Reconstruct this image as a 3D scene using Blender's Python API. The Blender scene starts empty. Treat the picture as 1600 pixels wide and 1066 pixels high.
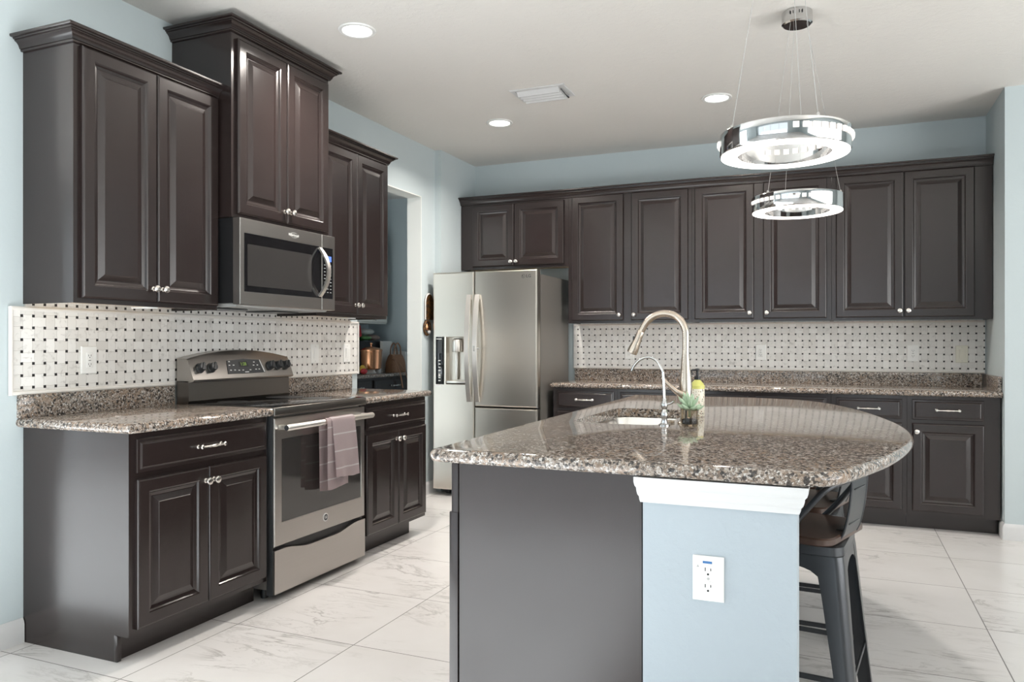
import bpy, bmesh, math, random
from mathutils import Vector, Matrix
random.seed(7)
S = bpy.context.scene
COL = S.collection
PI = math.pi
R_ = math.radians

# ------------------------------------------------------------------ camera
YAW = 0.40013
cam_d = bpy.data.cameras.new('camera'); cam = bpy.data.objects.new('camera', cam_d); COL.objects.link(cam)
cam.location = (0, 0, 1.215); cam.rotation_euler = (PI / 2, 0, YAW)
cam_d.sensor_width = 36.0; cam_d.lens = 1203.0 / 1600 * 36; cam_d.shift_y = 0.00285
cam_d.clip_start = 0.05
S.camera = cam
# ------------------------------------------------------------------ world, daylight, added ceiling fill, exposure
W = bpy.data.worlds.new('world'); S.world = W; W.use_nodes = True
bgn = W.node_tree.nodes['Background']; bgn.inputs[0].default_value = (0.80, 0.90, 1.0, 1); bgn.inputs[1].default_value = 1.0
S.view_settings.view_transform = 'Standard'; S.view_settings.look = 'None'
S.view_settings.gamma = 1.0; S.view_settings.use_curve_mapping = False
S.view_settings.exposure = -0.05

def area(name, loc, rot, sx, sy, power, color):
    l = bpy.data.lights.new(name, 'AREA'); l.shape = 'RECTANGLE'; l.size = sx; l.size_y = sy
    l.energy = power; l.color = color
    o = bpy.data.objects.new(name, l); COL.objects.link(o); o.location = loc; o.rotation_euler = rot
    return o
area('daylight_rear', (-2.75, -5.0, 1.30), (R_(90), 0, 0), 7.6, 2.4, 62, (0.90, 0.955, 1.0))
area('ceiling_fill_rear', (-2.75, -6.0, 0.1), (R_(150), 0, 0), 7.6, 2.0, 80, (0.97, 0.98, 1.0))  # added upward fill to brighten the ceiling; no patio is built
area('daylight_left', (-7.35, 0.25, 1.25), (0, R_(-90), 0), 2.4, 2.4, 110, (0.90, 0.955, 1.0))
area('ceiling_fill_left', (-8.2, 0.25, 0.1), (0, R_(-150), 0), 2.0, 2.6, 90, (0.97, 0.98, 1.0))  # added fill lamp aimed up and in, for the ceiling
area('daylight_right', (4.15, 1.3, 1.40), (0, R_(90), 0), 2.0, 6.2, 165, (1.0, 0.945, 0.91))
area('ceiling_fill_right', (4.9, 1.3, 0.3), (0, R_(150), 0), 1.6, 6.2, 340, (1.0, 0.97, 0.95))  # added upward fill, lifts the ceiling and the right side
sl = bpy.data.lights.new('sun', 'SUN'); sl.energy = 74.0; sl.angle = R_(1.0); sl.color = (0.90, 0.95, 1.0)
so = bpy.data.objects.new('sun', sl); COL.objects.link(so)
so.rotation_euler = Vector((math.cos(R_(20.5)), 0.02, -math.sin(R_(20.5)))).to_track_quat('-Z', 'Y').to_euler()

# ------------------------------------------------------------------ node helper
class G:
    def __init__(s, name):
        s.m = bpy.data.materials.new(name); s.m.use_nodes = True
        s.t = s.m.node_tree; s.t.nodes.clear()
        s.out = s.t.nodes.new('ShaderNodeOutputMaterial')
        s.p = s.t.nodes.new('ShaderNodeBsdfPrincipled')
        s.t.links.new(s.p.outputs[0], s.out.inputs[0])
    def n(s, typ, **kw):
        nd = s.t.nodes.new(typ)
        for k, v in kw.items(): setattr(nd, k, v)
        return nd
    def put(s, sock, v):
        if isinstance(v, bpy.types.NodeSocket): s.t.links.new(v, sock)
        elif isinstance(v, (tuple, list)) and len(v) == 3 and sock.type == 'RGBA': sock.default_value = (*v, 1)
        else: sock.default_value = v
    def math(s, op, a, b=0.0, c=0.0):
        nd = s.n('ShaderNodeMath', operation=op)
        s.put(nd.inputs[0], a); s.put(nd.inputs[1], b); s.put(nd.inputs[2], c)
        return nd.outputs[0]
    def mix(s, f, a, b):
        nd = s.n('ShaderNodeMix', data_type='RGBA')
        s.put(nd.inputs[0], f); s.put(nd.inputs[6], a); s.put(nd.inputs[7], b)
        return nd.outputs[2]
    def ramp(s, f, stops, interp='LINEAR'):
        nd = s.n('ShaderNodeValToRGB'); nd.color_ramp.interpolation = interp
        e = nd.color_ramp.elements
        while len(e) < len(stops): e.new(0.5)
        for el, (p, c) in zip(e, stops):
            el.position = p; el.color = (c, c, c, 1) if isinstance(c, (int, float)) else (*c, 1)
        s.put(nd.inputs[0], f)
        return nd.outputs[0]
    def obj(s): return s.n('ShaderNodeTexCoord').outputs['Object']
    def noise(s, co, scale, detail=3, rough=0.55, dist=0.0):
        nd = s.n('ShaderNodeTexNoise'); s.put(nd.inputs['Vector'], co)
        nd.inputs['Scale'].default_value = scale; nd.inputs['Detail'].default_value = detail
        nd.inputs['Roughness'].default_value = rough; nd.inputs['Distortion'].default_value = dist
        return nd.outputs['Fac']
    def voro(s, co, scale, out='Color', feature='F1'):
        nd = s.n('ShaderNodeTexVoronoi', feature=feature); s.put(nd.inputs['Vector'], co); nd.inputs['Scale'].default_value = scale
        return nd.outputs[out]
    def sep(s, v):
        nd = s.n('ShaderNodeSeparateXYZ'); s.put(nd.inputs[0], v); return nd.outputs
    def comb(s, x, y, z):
        nd = s.n('ShaderNodeCombineXYZ')
        for i, v in enumerate((x, y, z)): s.put(nd.inputs[i], v)
        return nd.outputs[0]
    def bump(s, h, strength, dist=0.01):
        nd = s.n('ShaderNodeBump'); s.put(nd.inputs['Height'], h)
        nd.inputs['Strength'].default_value = strength; nd.inputs['Distance'].default_value = dist
        s.t.links.new(nd.outputs[0], s.p.inputs['Normal'])
    def set(s, **kw):
        for k, v in kw.items():
            s.put(s.p.inputs[{'base': 'Base Color', 'rough': 'Roughness', 'metal': 'Metallic', 'coat': 'Coat Weight',
                              'coatr': 'Coat Roughness', 'spec': 'Specular IOR Level', 'emit': 'Emission Color', 'es': 'Emission Strength',
                              'trans': 'Transmission Weight', 'ior': 'IOR', 'aniso': 'Anisotropic', 'sheen': 'Sheen Weight', 'alpha': 'Alpha'}[k]], v)
        return s.m

def plain(name, c, rough=0.5, metal=0.0, var=0.06, scale=30, bump=0.0, **kw):
    g = G(name)
    f = g.noise(g.obj(), scale, 3)
    base = g.mix(g.math('MULTIPLY', f, 1.0), tuple(x * (1 - var) for x in c), tuple(min(1, x * (1 + var)) for x in c))
    g.set(base=base, rough=rough, metal=metal, **kw)
    if bump: g.bump(f, bump, 0.004)
    return g.m

def glow(name, c, strength):
    g = G(name); g.set(base=c, rough=0.4, emit=c, es=strength); return g.m

def srgb(r, g, b):
    f = lambda v: (v / 255 / 12.92) if v <= 10 else ((v / 255 + 0.055) / 1.055) ** 2.4
    return (f(r), f(g), f(b))

def m_espresso():
    g = G('espresso_wood'); co = g.obj()
    x, y, z = g.sep(co)[:]
    st = g.comb(g.math('MULTIPLY', x, 14), g.math('MULTIPLY', y, 14), g.math('MULTIPLY', z, 1.2))
    f = g.noise(st, 3.0, 4, 0.6, 0.2)
    base = g.mix(f, (0.016, 0.0105, 0.0098), (0.025, 0.0165, 0.0155))
    g.set(base=base, rough=0.23, spec=0.65)
    g.bump(g.noise(co, 9.0, 2), 0.05, 0.01)
    return g.m
def m_granite():
    g = G('granite'); co = g.obj()
    big = g.noise(co, 5.0, 3, 0.6)
    c1 = g.sep(g.voro(co, 150.0))[0]
    c2 = g.sep(g.voro(co, 330.0))[0]
    c3 = g.sep(g.voro(co, 105.0))[1]
    k = g.math('ADD', g.math('MULTIPLY', c1, 0.58), g.math('MULTIPLY', c2, 0.42))
    col = g.ramp(k, [(0.0, (0.012, 0.012, 0.013)), (0.22, (0.045, 0.042, 0.040)), (0.36, (0.145, 0.118, 0.098)), (0.52, (0.245, 0.198, 0.162)),
                     (0.66, (0.34, 0.305, 0.275)), (0.82, (0.52, 0.49, 0.46)), (1.0, (0.74, 0.72, 0.70))])
    tan = g.mix(g.math('MULTIPLY', g.ramp(c3, [(0.5, 0.0), (0.75, 1.0)]), g.ramp(big, [(0.38, 0.25), (0.60, 0.85)])), col, (0.275, 0.195, 0.14))
    dk = g.mix(g.ramp(g.sep(g.voro(co, 125.0))[2], [(0.86, 0.0), (0.89, 0.85)]), tan, (0.016, 0.015, 0.016))
    g.set(base=dk, rough=0.06, spec=0.6)
    return g.m
def m_floor():
    g = G('marble_floor_tile'); co = g.obj(); x, y, z = g.sep(co)[:]
    P = 0.596
    tx = g.math('DIVIDE', g.math('ADD', x, 2.395), P); ty = g.math('DIVIDE', g.math('SUBTRACT', y, 2.612), P)
    ix = g.math('FLOOR', tx); iy = g.math('FLOOR', ty)
    fx = g.math('SUBTRACT', tx, ix); fy = g.math('SUBTRACT', ty, iy)
    dx = g.math('MINIMUM', fx, g.math('SUBTRACT', 1.0, fx)); dy = g.math('MINIMUM', fy, g.math('SUBTRACT', 1.0, fy))
    d = g.math('MINIMUM', dx, dy)
    grout = g.math('LESS_THAN', d, 0.0036)
    wn = g.n('ShaderNodeTexWhiteNoise', noise_dimensions='3D'); g.put(wn.inputs[0], g.comb(ix, iy, 0.0))
    va = g.n('ShaderNodeVectorMath', operation='MULTIPLY_ADD')
    g.put(va.inputs[0], wn.outputs['Color']); va.inputs[1].default_value = (9, 9, 9); g.put(va.inputs[2], co)
    mp = g.n('ShaderNodeMapping'); g.put(mp.inputs[0], va.outputs[0]); mp.inputs['Rotation'].default_value = (0, 0, R_(24)); mp.inputs['Scale'].default_value = (0.75, 2.4, 1)
    v1 = g.noise(mp.outputs[0], 1.9, 7, 0.62, 1.1)
    vein = g.ramp(g.math('ABSOLUTE', g.math('SUBTRACT', v1, 0.5)), [(0.0, 1.0), (0.028, 0.0)])
    v2 = g.noise(mp.outputs[0], 5.0, 5, 0.6, 0.8)
    vein2 = g.ramp(g.math('ABSOLUTE', g.math('SUBTRACT', v2, 0.56)), [(0.0, 0.6), (0.02, 0.0)])
    msk = g.ramp(g.noise(va.outputs[0], 2.2, 2), [(0.46, 0.0), (0.66, 1.0)])
    vv = g.math('MULTIPLY', g.math('MAXIMUM', vein, vein2), msk)
    cloud = g.noise(va.outputs[0], 3.2, 4)
    base = g.mix(cloud, (0.63, 0.605, 0.585), (0.74, 0.725, 0.715))
    base = g.mix(g.math('MULTIPLY', vv, 0.62), base, (0.27, 0.25, 0.235))
    base = g.mix(g.math('MULTIPLY', grout, 0.9), base, (0.10, 0.09, 0.085))
    g.set(base=base, rough=g.math('ADD', 0.24, g.math('MULTIPLY', grout, 0.4)), spec=0.45)
    g.bump(g.math('SUBTRACT', 1.0, grout), 0.3, 0.002)
    return g.m
def m_tile(ax):
    # basket-weave marble mosaic with black dots; ax = horizontal object axis (0 or 1)
    g = G('basketweave_tile_' + 'xy'[ax]); co = g.obj(); s3 = g.sep(co)
    # object origins sit at (y 3.27, z 1.01) on the left wall and (x -0.55, z 1.01) on the back wall
    P, PZ, off, oz = (0.0494, 0.0488, 3.27 - 2.103, 1.01 - 1.037) if ax == 1 else (0.0496, 0.0497, -0.55 - 0.945, 1.01 - 1.0405)
    a = g.math('DIVIDE', g.math('ADD', s3[ax], off + P * 80), P); b = g.math('DIVIDE', g.math('ADD', s3[2], oz), PZ)
    b = g.math('ADD', b, 20.0)
    ia = g.math('FLOOR', a); ib = g.math('FLOOR', b)
    u = g.math('SUBTRACT', g.math('SUBTRACT', a, ia), 0.5); v = g.math('SUBTRACT', g.math('SUBTRACT', b, ib), 0.5)
    par = g.math('MODULO', g.math('ADD', ia, ib), 2.0)
    au = g.math('ABSOLUTE', u); av = g.math('ABSOLUTE', v)
    # along = |coord along brick|, across = |coord across brick|
    ac = g.math('ADD', g.math('MULTIPLY', av, g.math('SUBTRACT', 1.0, par)), g.math('MULTIPLY', au, par))
    al = g.math('ADD', g.math('MULTIPLY', au, g.math('SUBTRACT', 1.0, par)), g.math('MULTIPLY', av, par))
    edge = g.math('ADD', 0.42, g.math('MULTIPLY', g.math('POWER', g.math('MULTIPLY', al, 2.0), 2.0), -0.055))
    line = g.math('LESS_THAN', g.math('ABSOLUTE', g.math('SUBTRACT', ac, edge)), 0.016)
    du = g.math('SUBTRACT', 0.5, au); dv = g.math('SUBTRACT', 0.5, av)
    dot = g.math('LESS_THAN', g.math('MAXIMUM', du, dv), 0.118)
    inside = g.math('LESS_THAN', ac, edge)
    # brick id : own cell if inside, else neighbouring cell
    sh = g.math('SUBTRACT', 1.0, inside)
    sa = g.math('MULTIPLY', g.math('MULTIPLY', g.math('SIGN', u), par), sh); sb = g.math('MULTIPLY', g.math('MULTIPLY', g.math('SIGN', v), g.math('SUBTRACT', 1.0, par)), sh)
    wn = g.n('ShaderNodeTexWhiteNoise', noise_dimensions='3D')
    g.put(wn.inputs[0], g.comb(g.math('ADD', ia, sa), g.math('ADD', ib, sb), 3.0))
    r = wn.outputs['Value']
    sm = g.noise(co, 26.0, 5, 0.6, 1.2)
    stone = g.mix(r, (0.68, 0.66, 0.63), (0.80, 0.785, 0.76))
    stone = g.mix(g.ramp(sm, [(0.56, 0.0), (0.74, 0.7)]), stone, (0.42, 0.40, 0.38))
    stone = g.mix(g.math('MULTIPLY', line, 0.55), stone, (0.34, 0.31, 0.28))
    col = g.mix(dot, stone, (0.012, 0.010, 0.010))
    g.set(base=col, rough=0.28)
    g.bump(g.math('SUBTRACT', 1.0, line), 0.25, 0.0015)
    return g.m
def m_paint(name, c, b=0.10):
    g = G(name); co = g.obj()
    f = g.noise(co, 55.0, 4, 0.6); f2 = g.noise(co, 1.5, 2)
    g.set(base=g.mix(f2, tuple(x * 0.98 for x in c), tuple(min(1, x * 1.02) for x in c)), rough=0.62, spec=0.35)
    g.bump(f, b, 0.006); return g.m
def m_ceiling():
    g = G('knockdown_ceiling'); co = g.obj()
    f = g.ramp(g.noise(co, 24.0, 5, 0.62, 0.4), [(0.42, 0.0), (0.58, 1.0)])
    g.set(base=g.mix(g.noise(co, 2.0, 2), (0.73, 0.705, 0.67), (0.76, 0.735, 0.70)), rough=0.8, spec=0.2)
    g.bump(f, 0.16, 0.008); return g.m
def m_steel(name, c, rough, axis, streak=0.035):
    g = G(name); co = g.obj(); s3 = list(g.sep(co))
    sc = [3.0, 3.0, 3.0]
    for i in range(3):
        if i != axis: sc[i] = 420.0
    v = g.comb(*[g.math('MULTIPLY', s3[i], sc[i]) for i in range(3)])
    f = g.noise(v, 1.0, 2, 0.6)
    g.set(base=g.mix(f, tuple(x * (1 - streak) for x in c), tuple(min(1, x * (1 + streak)) for x in c)), metal=1.0,
          rough=rough)
    return g.m
def m_thin_glass(name, tint, refl=0.5, rough=0.03):
    g = G(name)
    tr = g.n('ShaderNodeBsdfTransparent'); tr.inputs[0].default_value = (*tint, 1)
    gl = g.n('ShaderNodeBsdfGlossy'); gl.inputs['Roughness'].default_value = rough
    lw = g.n('ShaderNodeLayerWeight'); lw.inputs[0].default_value = 0.5
    fa = g.math('ADD', 0.04, g.math('MULTIPLY', g.math('POWER', lw.outputs['Facing'], 5.0), 0.9))
    mx = g.n('ShaderNodeMixShader'); g.t.links.new(fa, mx.inputs[0]); g.t.links.new(tr.outputs[0], mx.inputs[1]); g.t.links.new(gl.outputs[0], mx.inputs[2])
    g.t.links.new(mx.outputs[0], g.out.inputs[0]); return g.m
def m_towel():
    g = G('striped_towel'); uv = g.n('ShaderNodeTexCoord').outputs['UV']; s3 = g.sep(uv)
    w = g.noise(g.comb(g.math('MULTIPLY', s3[0], 60), g.math('MULTIPLY', s3[1], 220), 0.0), 1.0, 3)
    base = g.mix(w, srgb(176, 156, 158), srgb(212, 195, 195))
    fr = g.math('FRACT', g.math('DIVIDE', g.math('SUBTRACT', s3[1], 0.045), 0.0865))
    stripe = g.math('MULTIPLY', g.math('LESS_THAN', fr, 0.085), 0.85)
    base = g.mix(stripe, base, (0.80, 0.77, 0.76))
    g.set(base=base, rough=0.9, sheen=0.3); g.bump(w, 0.25, 0.002); return g.m
def m_soap():
    g = G('patterned_label'); co = g.obj(); s3 = g.sep(co)
    v = g.n('ShaderNodeTexVoronoi', feature='F1'); g.put(v.inputs['Vector'], co); v.inputs['Scale'].default_value = 130.0
    d = g.math('LESS_THAN', v.outputs['Distance'], 0.30)
    pal = g.ramp(g.sep(v.outputs['Color'])[0], [(0.0, srgb(70, 60, 50)), (0.3, srgb(150, 120, 60)), (0.55, srgb(120, 45, 30)), (0.8, srgb(110, 120, 70))], 'CONSTANT')
    g.set(base=g.mix(d, srgb(236, 230, 214), pal), rough=0.3); return g.m
def m_brass_pattern():
    g = G('carved_bronze'); f = g.voro(g.obj(), 45.0, 'Distance')
    n = g.noise(g.obj(), 60, 4)
    g.set(base=g.mix(g.math('MULTIPLY', f, 1.3), srgb(120, 82, 38), srgb(38, 26, 16)), rough=0.5, metal=0.3); g.bump(n, 0.5, 0.004); return g.m

M = {}
M['wood'] = m_espresso(); M['granite'] = m_granite(); M['floor'] = m_floor(); M['tile_y'] = m_tile(1); M['tile_x'] = m_tile(0)
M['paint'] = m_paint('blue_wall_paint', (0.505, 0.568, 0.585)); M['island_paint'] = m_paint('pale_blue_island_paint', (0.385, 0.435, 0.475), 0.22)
M['jamb'] = m_paint('white_jamb_paint', (0.72, 0.73, 0.70), 0.05)
M['ceil'] = m_ceiling()
M['trim'] = plain('white_trim', (0.63, 0.63, 0.63), 0.35, var=0.02)
M['marble'] = plain('marble_pencil_trim', (0.72, 0.69, 0.65), 0.28, var=0.10, scale=18)
M['maple'] = plain('maple_underside', (0.62, 0.45, 0.27), 0.5, var=0.12, scale=14)
M['steel'] = m_steel('brushed_steel_horizontal', (0.44, 0.415, 0.39), 0.30, 1)
M['steel_f'] = m_steel('brushed_steel_fridge', (0.64, 0.595, 0.53), 0.29, 0, 0.018)
M['steel_d'] = m_steel('dark_brushed_steel', (0.21, 0.195, 0.18), 0.30, 1)
M['steel_side'] = plain('grey_appliance_side', (0.20, 0.185, 0.17), 0.42, 0.3, var=0.04, scale=120)
M['bright'] = m_steel('satin_handle_steel', (0.86, 0.82, 0.77), 0.34, 2, 0.015)
M['sinksteel'] = m_steel('sink_steel', (0.74, 0.72, 0.69), 0.24, 0, 0.04)
M['chrome'] = plain('chrome', (0.58, 0.575, 0.57), 0.05, 1.0, var=0.01)
M['nickel'] = plain('brushed_nickel', (0.58, 0.50, 0.42), 0.27, 1.0, var=0.03)
M['knob'] = plain('satin_nickel_knob', (0.80, 0.77, 0.72), 0.25, 1.0, var=0.03)
M['blackglass'] = plain('black_glass', (0.006, 0.006, 0.007), 0.04, var=0.0, spec=0.6)
M['ovenglass'] = plain('smoked_oven_glass', (0.030, 0.027, 0.025), 0.07, var=0.05, spec=0.9)
M['mwglass'] = plain('microwave_window_mesh', (0.034, 0.032, 0.031), 0.16, var=0.05, spec=0.6)
M['black'] = plain('black_plastic', (0.012, 0.012, 0.013), 0.35, var=0.05)
M['dkgrey'] = plain('dark_grey_plastic', (0.04, 0.042, 0.045), 0.32, var=0.05)
M['grey'] = plain('light_grey_plastic', (0.42, 0.42, 0.41), 0.4, var=0.03)
M['white'] = plain('white_plastic', (0.84, 0.84, 0.82), 0.32, var=0.015)
M['ivory'] = plain('ivory_plastic', (0.74, 0.72, 0.62), 0.35, var=0.015)
M['mark'] = plain('printed_mark', (0.78, 0.78, 0.76), 0.4, var=0.0)
M['darkmark'] = plain('dark_printed_mark', (0.02, 0.02, 0.02), 0.4, var=0.0)
M['bluemark'] = plain('blue_sticker', srgb(60, 110, 165), 0.5, var=0.25, scale=300)
M['lcd_green'] = glow('green_display', (0.22, 0.36, 0.06), 0.45)
M['lcd_blue'] = glow('blue_display', (0.08, 0.16, 0.62), 0.8)
M['led'] = glow('white_led_diffuser', (1.0, 0.93, 0.87), 3.2)
M['bulb'] = glow('recessed_lamp_lens', (1.0, 0.97, 0.92), 8.0)
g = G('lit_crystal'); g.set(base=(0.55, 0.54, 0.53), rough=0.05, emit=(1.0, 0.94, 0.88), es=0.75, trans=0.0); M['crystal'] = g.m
M['gun'] = plain('gunmetal_paint', (0.075, 0.078, 0.084), 0.33, 0.75, var=0.12, scale=8)
M['seat'] = plain('dark_walnut_seat', (0.075, 0.042, 0.030), 0.32, var=0.35, scale=12)
M['towel'] = m_towel()
M['copper'] = plain('copper', (0.62, 0.30, 0.16), 0.22, 1.0, var=0.12, scale=14)
M['leather'] = plain('brown_leather', (0.25, 0.125, 0.065), 0.5, var=0.2, bump=0.2)
M['red'] = plain('red_card', (0.42, 0.02, 0.025), 0.45)
M['green'] = plain('green_pack', (0.10, 0.26, 0.08), 0.4, var=0.4)
M['yellow'] = plain('yellow_pack', (0.60, 0.40, 0.05), 0.4, var=0.2)
M['pack'] = plain('white_plastic_pack', (0.52, 0.53, 0.50), 0.35, var=0.35, scale=22, bump=0.4)
M['pinkpack'] = plain('pale_brown_pack', (0.34, 0.25, 0.21), 0.4, var=0.3, scale=22)
M['paper'] = plain('white_card', (0.66, 0.65, 0.62), 0.7)
M['limegreen'] = plain('yellow_green_plastic', srgb(214, 212, 120), 0.35)
M['succ'] = plain('succulent_leaf', srgb(178, 200, 172), 0.5, var=0.25, scale=60)
M['soil'] = plain('soil', (0.03, 0.022, 0.016), 0.9, var=0.5, scale=200)
M['label'] = m_soap()
M['bronze'] = m_brass_pattern()
M['glasspane'] = m_thin_glass('window_glass', (0.97, 0.99, 0.99))
M['jarglass'] = m_thin_glass('smoked_jar_glass', (0.78, 0.74, 0.68))
M['cream'] = plain('cream_cabinet_paint', (0.66, 0.66, 0.60), 0.4, var=0.02)

# ------------------------------------------------------------------ mesh helpers
def BM(): return bmesh.new()
def box(bm, x0, x1, y0, y1, z0, z1, bev=0.0, seg=2):
    x0, x1 = sorted((x0, x1)); y0, y1 = sorted((y0, y1)); z0, z1 = sorted((z0, z1))
    v = [bm.verts.new((x, y, z)) for z in (z0, z1) for y in (y0, y1) for x in (x0, x1)]
    fs = [bm.faces.new([v[i] for i in q]) for q in ((0, 2, 3, 1), (4, 5, 7, 6), (0, 1, 5, 4), (2, 6, 7, 3), (0, 4, 6, 2), (1, 3, 7, 5))]
    if bev:
        es = list({e for f in fs for e in f.edges})
        bmesh.ops.bevel(bm, geom=es, offset=bev, segments=seg, affect='EDGES', profile=0.5)
def ML(a, b, c): return (c, a, b)        # against the left wall: a runs along +y, b up, c out along +x
def MB(a, b, c): return (a, -c, b)       # against the back wall: a runs along +x, b up, c out along -y
def mbox(bm, m, a0, a1, b0, b1, c0, c1, bev=0.0, seg=2):
    p = m(a0, b0, c0); q = m(a1, b1, c1)
    box(bm, p[0], q[0], p[1], q[1], p[2], q[2], bev, seg)
def loft(bm, loops, cap0=True, cap1=True, closed=True):
    prev = None; first = None
    for lp in loops:
        cur = [bm.verts.new(p) for p in lp]
        if prev:
            n = len(cur)
            for i in range(n if closed else n - 1):
                j = (i + 1) % n
                bm.faces.new((prev[i], prev[j], cur[j], cur[i]))
        else: first = cur
        prev = cur
    if cap0 and closed: bm.faces.new(first[::-1])
    if cap1 and closed: bm.faces.new(prev)
def rects(bm, m, rs):
    loft(bm, [[m(a0, b0, c), m(a1, b0, c), m(a1, b1, c), m(a0, b1, c)] for a0, a1, b0, b1, c in rs])
def inset(a0, a1, b0, b1, c, ring): return [(a0 + i, a1 - i, b0 + i, b1 - i, c + h) for i, h in ring]
def lathe(bm, prof, c, axis=(0, 0, 1), n=24):
    q = Vector(axis).to_track_quat('Z', 'Y'); c = Vector(c)
    loops = []
    for r, h in prof:
        r = max(r, 1e-5)
        loops.append([c + q @ Vector((r * math.cos(2 * PI * i / n), r * math.sin(2 * PI * i / n), h)) for i in range(n)])
    shut = len(prof) > 3 and prof[0] == prof[-1]
    v0 = len(bm.verts); loft(bm, loops, not shut, not shut)
    if shut:
        bm.verts.ensure_lookup_table(); k = v0 + (len(prof) - 1) * n
        bmesh.ops.weld_verts(bm, targetmap={bm.verts[k + i]: bm.verts[v0 + i] for i in range(n)})
def tube(bm, pts, r, n=10):
    pts = [Vector(p) for p in pts]; rs = r if isinstance(r, (list, tuple)) else [r] * len(pts)
    t0 = (pts[1] - pts[0]).normalized()
    up = Vector((0, 0, 1)) if abs(t0.z) < 0.9 else Vector((1, 0, 0))
    nx = t0.cross(up).normalized(); loops = []
    for i, p in enumerate(pts):
        t = (pts[min(i + 1, len(pts) - 1)] - pts[max(i - 1, 0)]).normalized()
        nx = (nx - t * nx.dot(t)).normalized(); ny = t.cross(nx)
        loops.append([p + (nx * math.cos(2 * PI * k / n) + ny * math.sin(2 * PI * k / n)) * rs[i] for k in range(n)])
    loft(bm, loops)
def strip(bm, pts, wdir, w, th):
    # flat band of width w along wdir following pts, thickness th
    pts = [Vector(p) for p in pts]; wd = Vector(wdir).normalized(); loops = []
    for i, p in enumerate(pts):
        t = (pts[min(i + 1, len(pts) - 1)] - pts[max(i - 1, 0)]).normalized(); nn = t.cross(wd).normalized()
        ww = w[i] if isinstance(w, (list, tuple)) else w
        a = wd * ww / 2; b = nn * th / 2
        loops.append([p - a - b, p + a - b, p + a + b, p - a + b])
    loft(bm, loops)
def spline(pts, n=8):
    P = [Vector(p) for p in pts]; P = [P[0] * 2 - P[1]] + P + [P[-1] * 2 - P[-2]]; out = []
    for i in range(1, len(P) - 2):
        a, b, c, d = P[i - 1:i + 3]
        for k in range(n):
            t = k / n
            out.append(0.5 * ((2 * b) + (c - a) * t + (2 * a - 5 * b + 4 * c - d) * t * t + (3 * b - a - 3 * c + d) * t ** 3))
    out.append(P[-2]); return out
def sweep(bm, path, miters, prof):
    # prof: closed list of (outward offset, z)
    loft(bm, [[(p[0] + mi[0] * o, p[1] + mi[1] * o, z) for o, z in prof] for p, mi in zip(path, miters)])
def prism(bm, poly, m, c0, c1):
    loft(bm, [[m(a, b, c0) for a, b in poly], [m(a, b, c1) for a, b in poly]])
def sphere(bm, c, r, sc=(1, 1, 1), n=16):
    c = Vector(c); L = []
    for j in range(n // 2 + 1):
        th = PI * j / (n // 2); rr = max(math.sin(th), 1e-4); z = -math.cos(th)
        L.append([c + Vector((r * sc[0] * rr * math.cos(2 * PI * i / n), r * sc[1] * rr * math.sin(2 * PI * i / n), r * sc[2] * z)) for i in range(n)])
    loft(bm, L)
def text(bm, s, size, m, a, b, c, th=0.0006, align='CENTER'):
    cu = bpy.data.curves.new('t', 'FONT'); cu.body = s; cu.size = size; cu.align_x = align; cu.align_y = 'CENTER'; cu.extrude = th / 2
    cu.resolution_u = 3
    o = bpy.data.objects.new('t', cu); COL.objects.link(o)
    dg = bpy.context.evaluated_depsgraph_get(); dg.update(); me = o.evaluated_get(dg).to_mesh()
    vs = [bm.verts.new(m(a + v.co.x, b + v.co.y, c + v.co.z)) for v in me.vertices]
    for p in me.polygons:
        try: bm.faces.new([vs[i] for i in p.vertices])
        except ValueError: pass
    o.evaluated_get(dg).to_mesh_clear(); COL.objects.unlink(o); bpy.data.objects.remove(o); bpy.data.curves.remove(cu)

def root_of(o):
    v = Vector((0, 0, 0))
    while o: v += Vector(o.location); o = o.parent
    return v
def obj(name, bm, mat, parent=None, loc=None, smooth=35):
    org = root_of(parent) if parent else Vector(loc or (0, 0, 0))
    bmesh.ops.recalc_face_normals(bm, faces=bm.faces[:])
    for v in bm.verts: v.co -= org
    me = bpy.data.meshes.new(name); bm.to_mesh(me); bm.free()
    me.materials.append(M[mat] if isinstance(mat, str) else mat)
    if smooth:
        me.shade_smooth(); me.set_sharp_from_angle(angle=R_(smooth))
    o = bpy.data.objects.new(name, me); COL.objects.link(o)
    if parent: o.parent = parent
    else: o.location = org
    return o
def thing(name, label, cat, loc, group=None):
    o = bpy.data.objects.new(name, None); COL.objects.link(o); o.location = loc; o.empty_display_size = 0.1
    o['label'] = label; o['category'] = cat
    if group: o['group'] = group
    return o
def tag(o, label, cat, group=None):
    o['label'] = label; o['category'] = cat
    if group: o['group'] = group
    return o
def struct(name, bm, mat, smooth=0):
    o = obj(name, bm, mat, smooth=smooth); o['kind'] = 'structure'; return o
def dup(root, loc, rotz, label, group=None):
    r = root.copy(); COL.objects.link(r); r.location = loc; r.rotation_euler = (0, 0, rotz); r['label'] = label
    if group: r['group'] = group
    for ch in list(root.children):
        c = ch.copy(); COL.objects.link(c); c.parent = r
        for gch in ch.children:
            d = gch.copy(); COL.objects.link(d); d.parent = c
    return r

# ------------------------------------------------------------------ setting
CZ = 2.81; XW = -3.06; YB = 6.25; XR = 0.955
bm = BM(); box(bm, -7.2, 4.0, -4.8, 7.45, -0.1, 0.0); struct('floor', bm, 'floor')
bm = BM(); box(bm, -7.2, 4.0, -4.8, 7.45, CZ, CZ + 0.1); struct('ceiling', bm, 'ceil')
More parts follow.
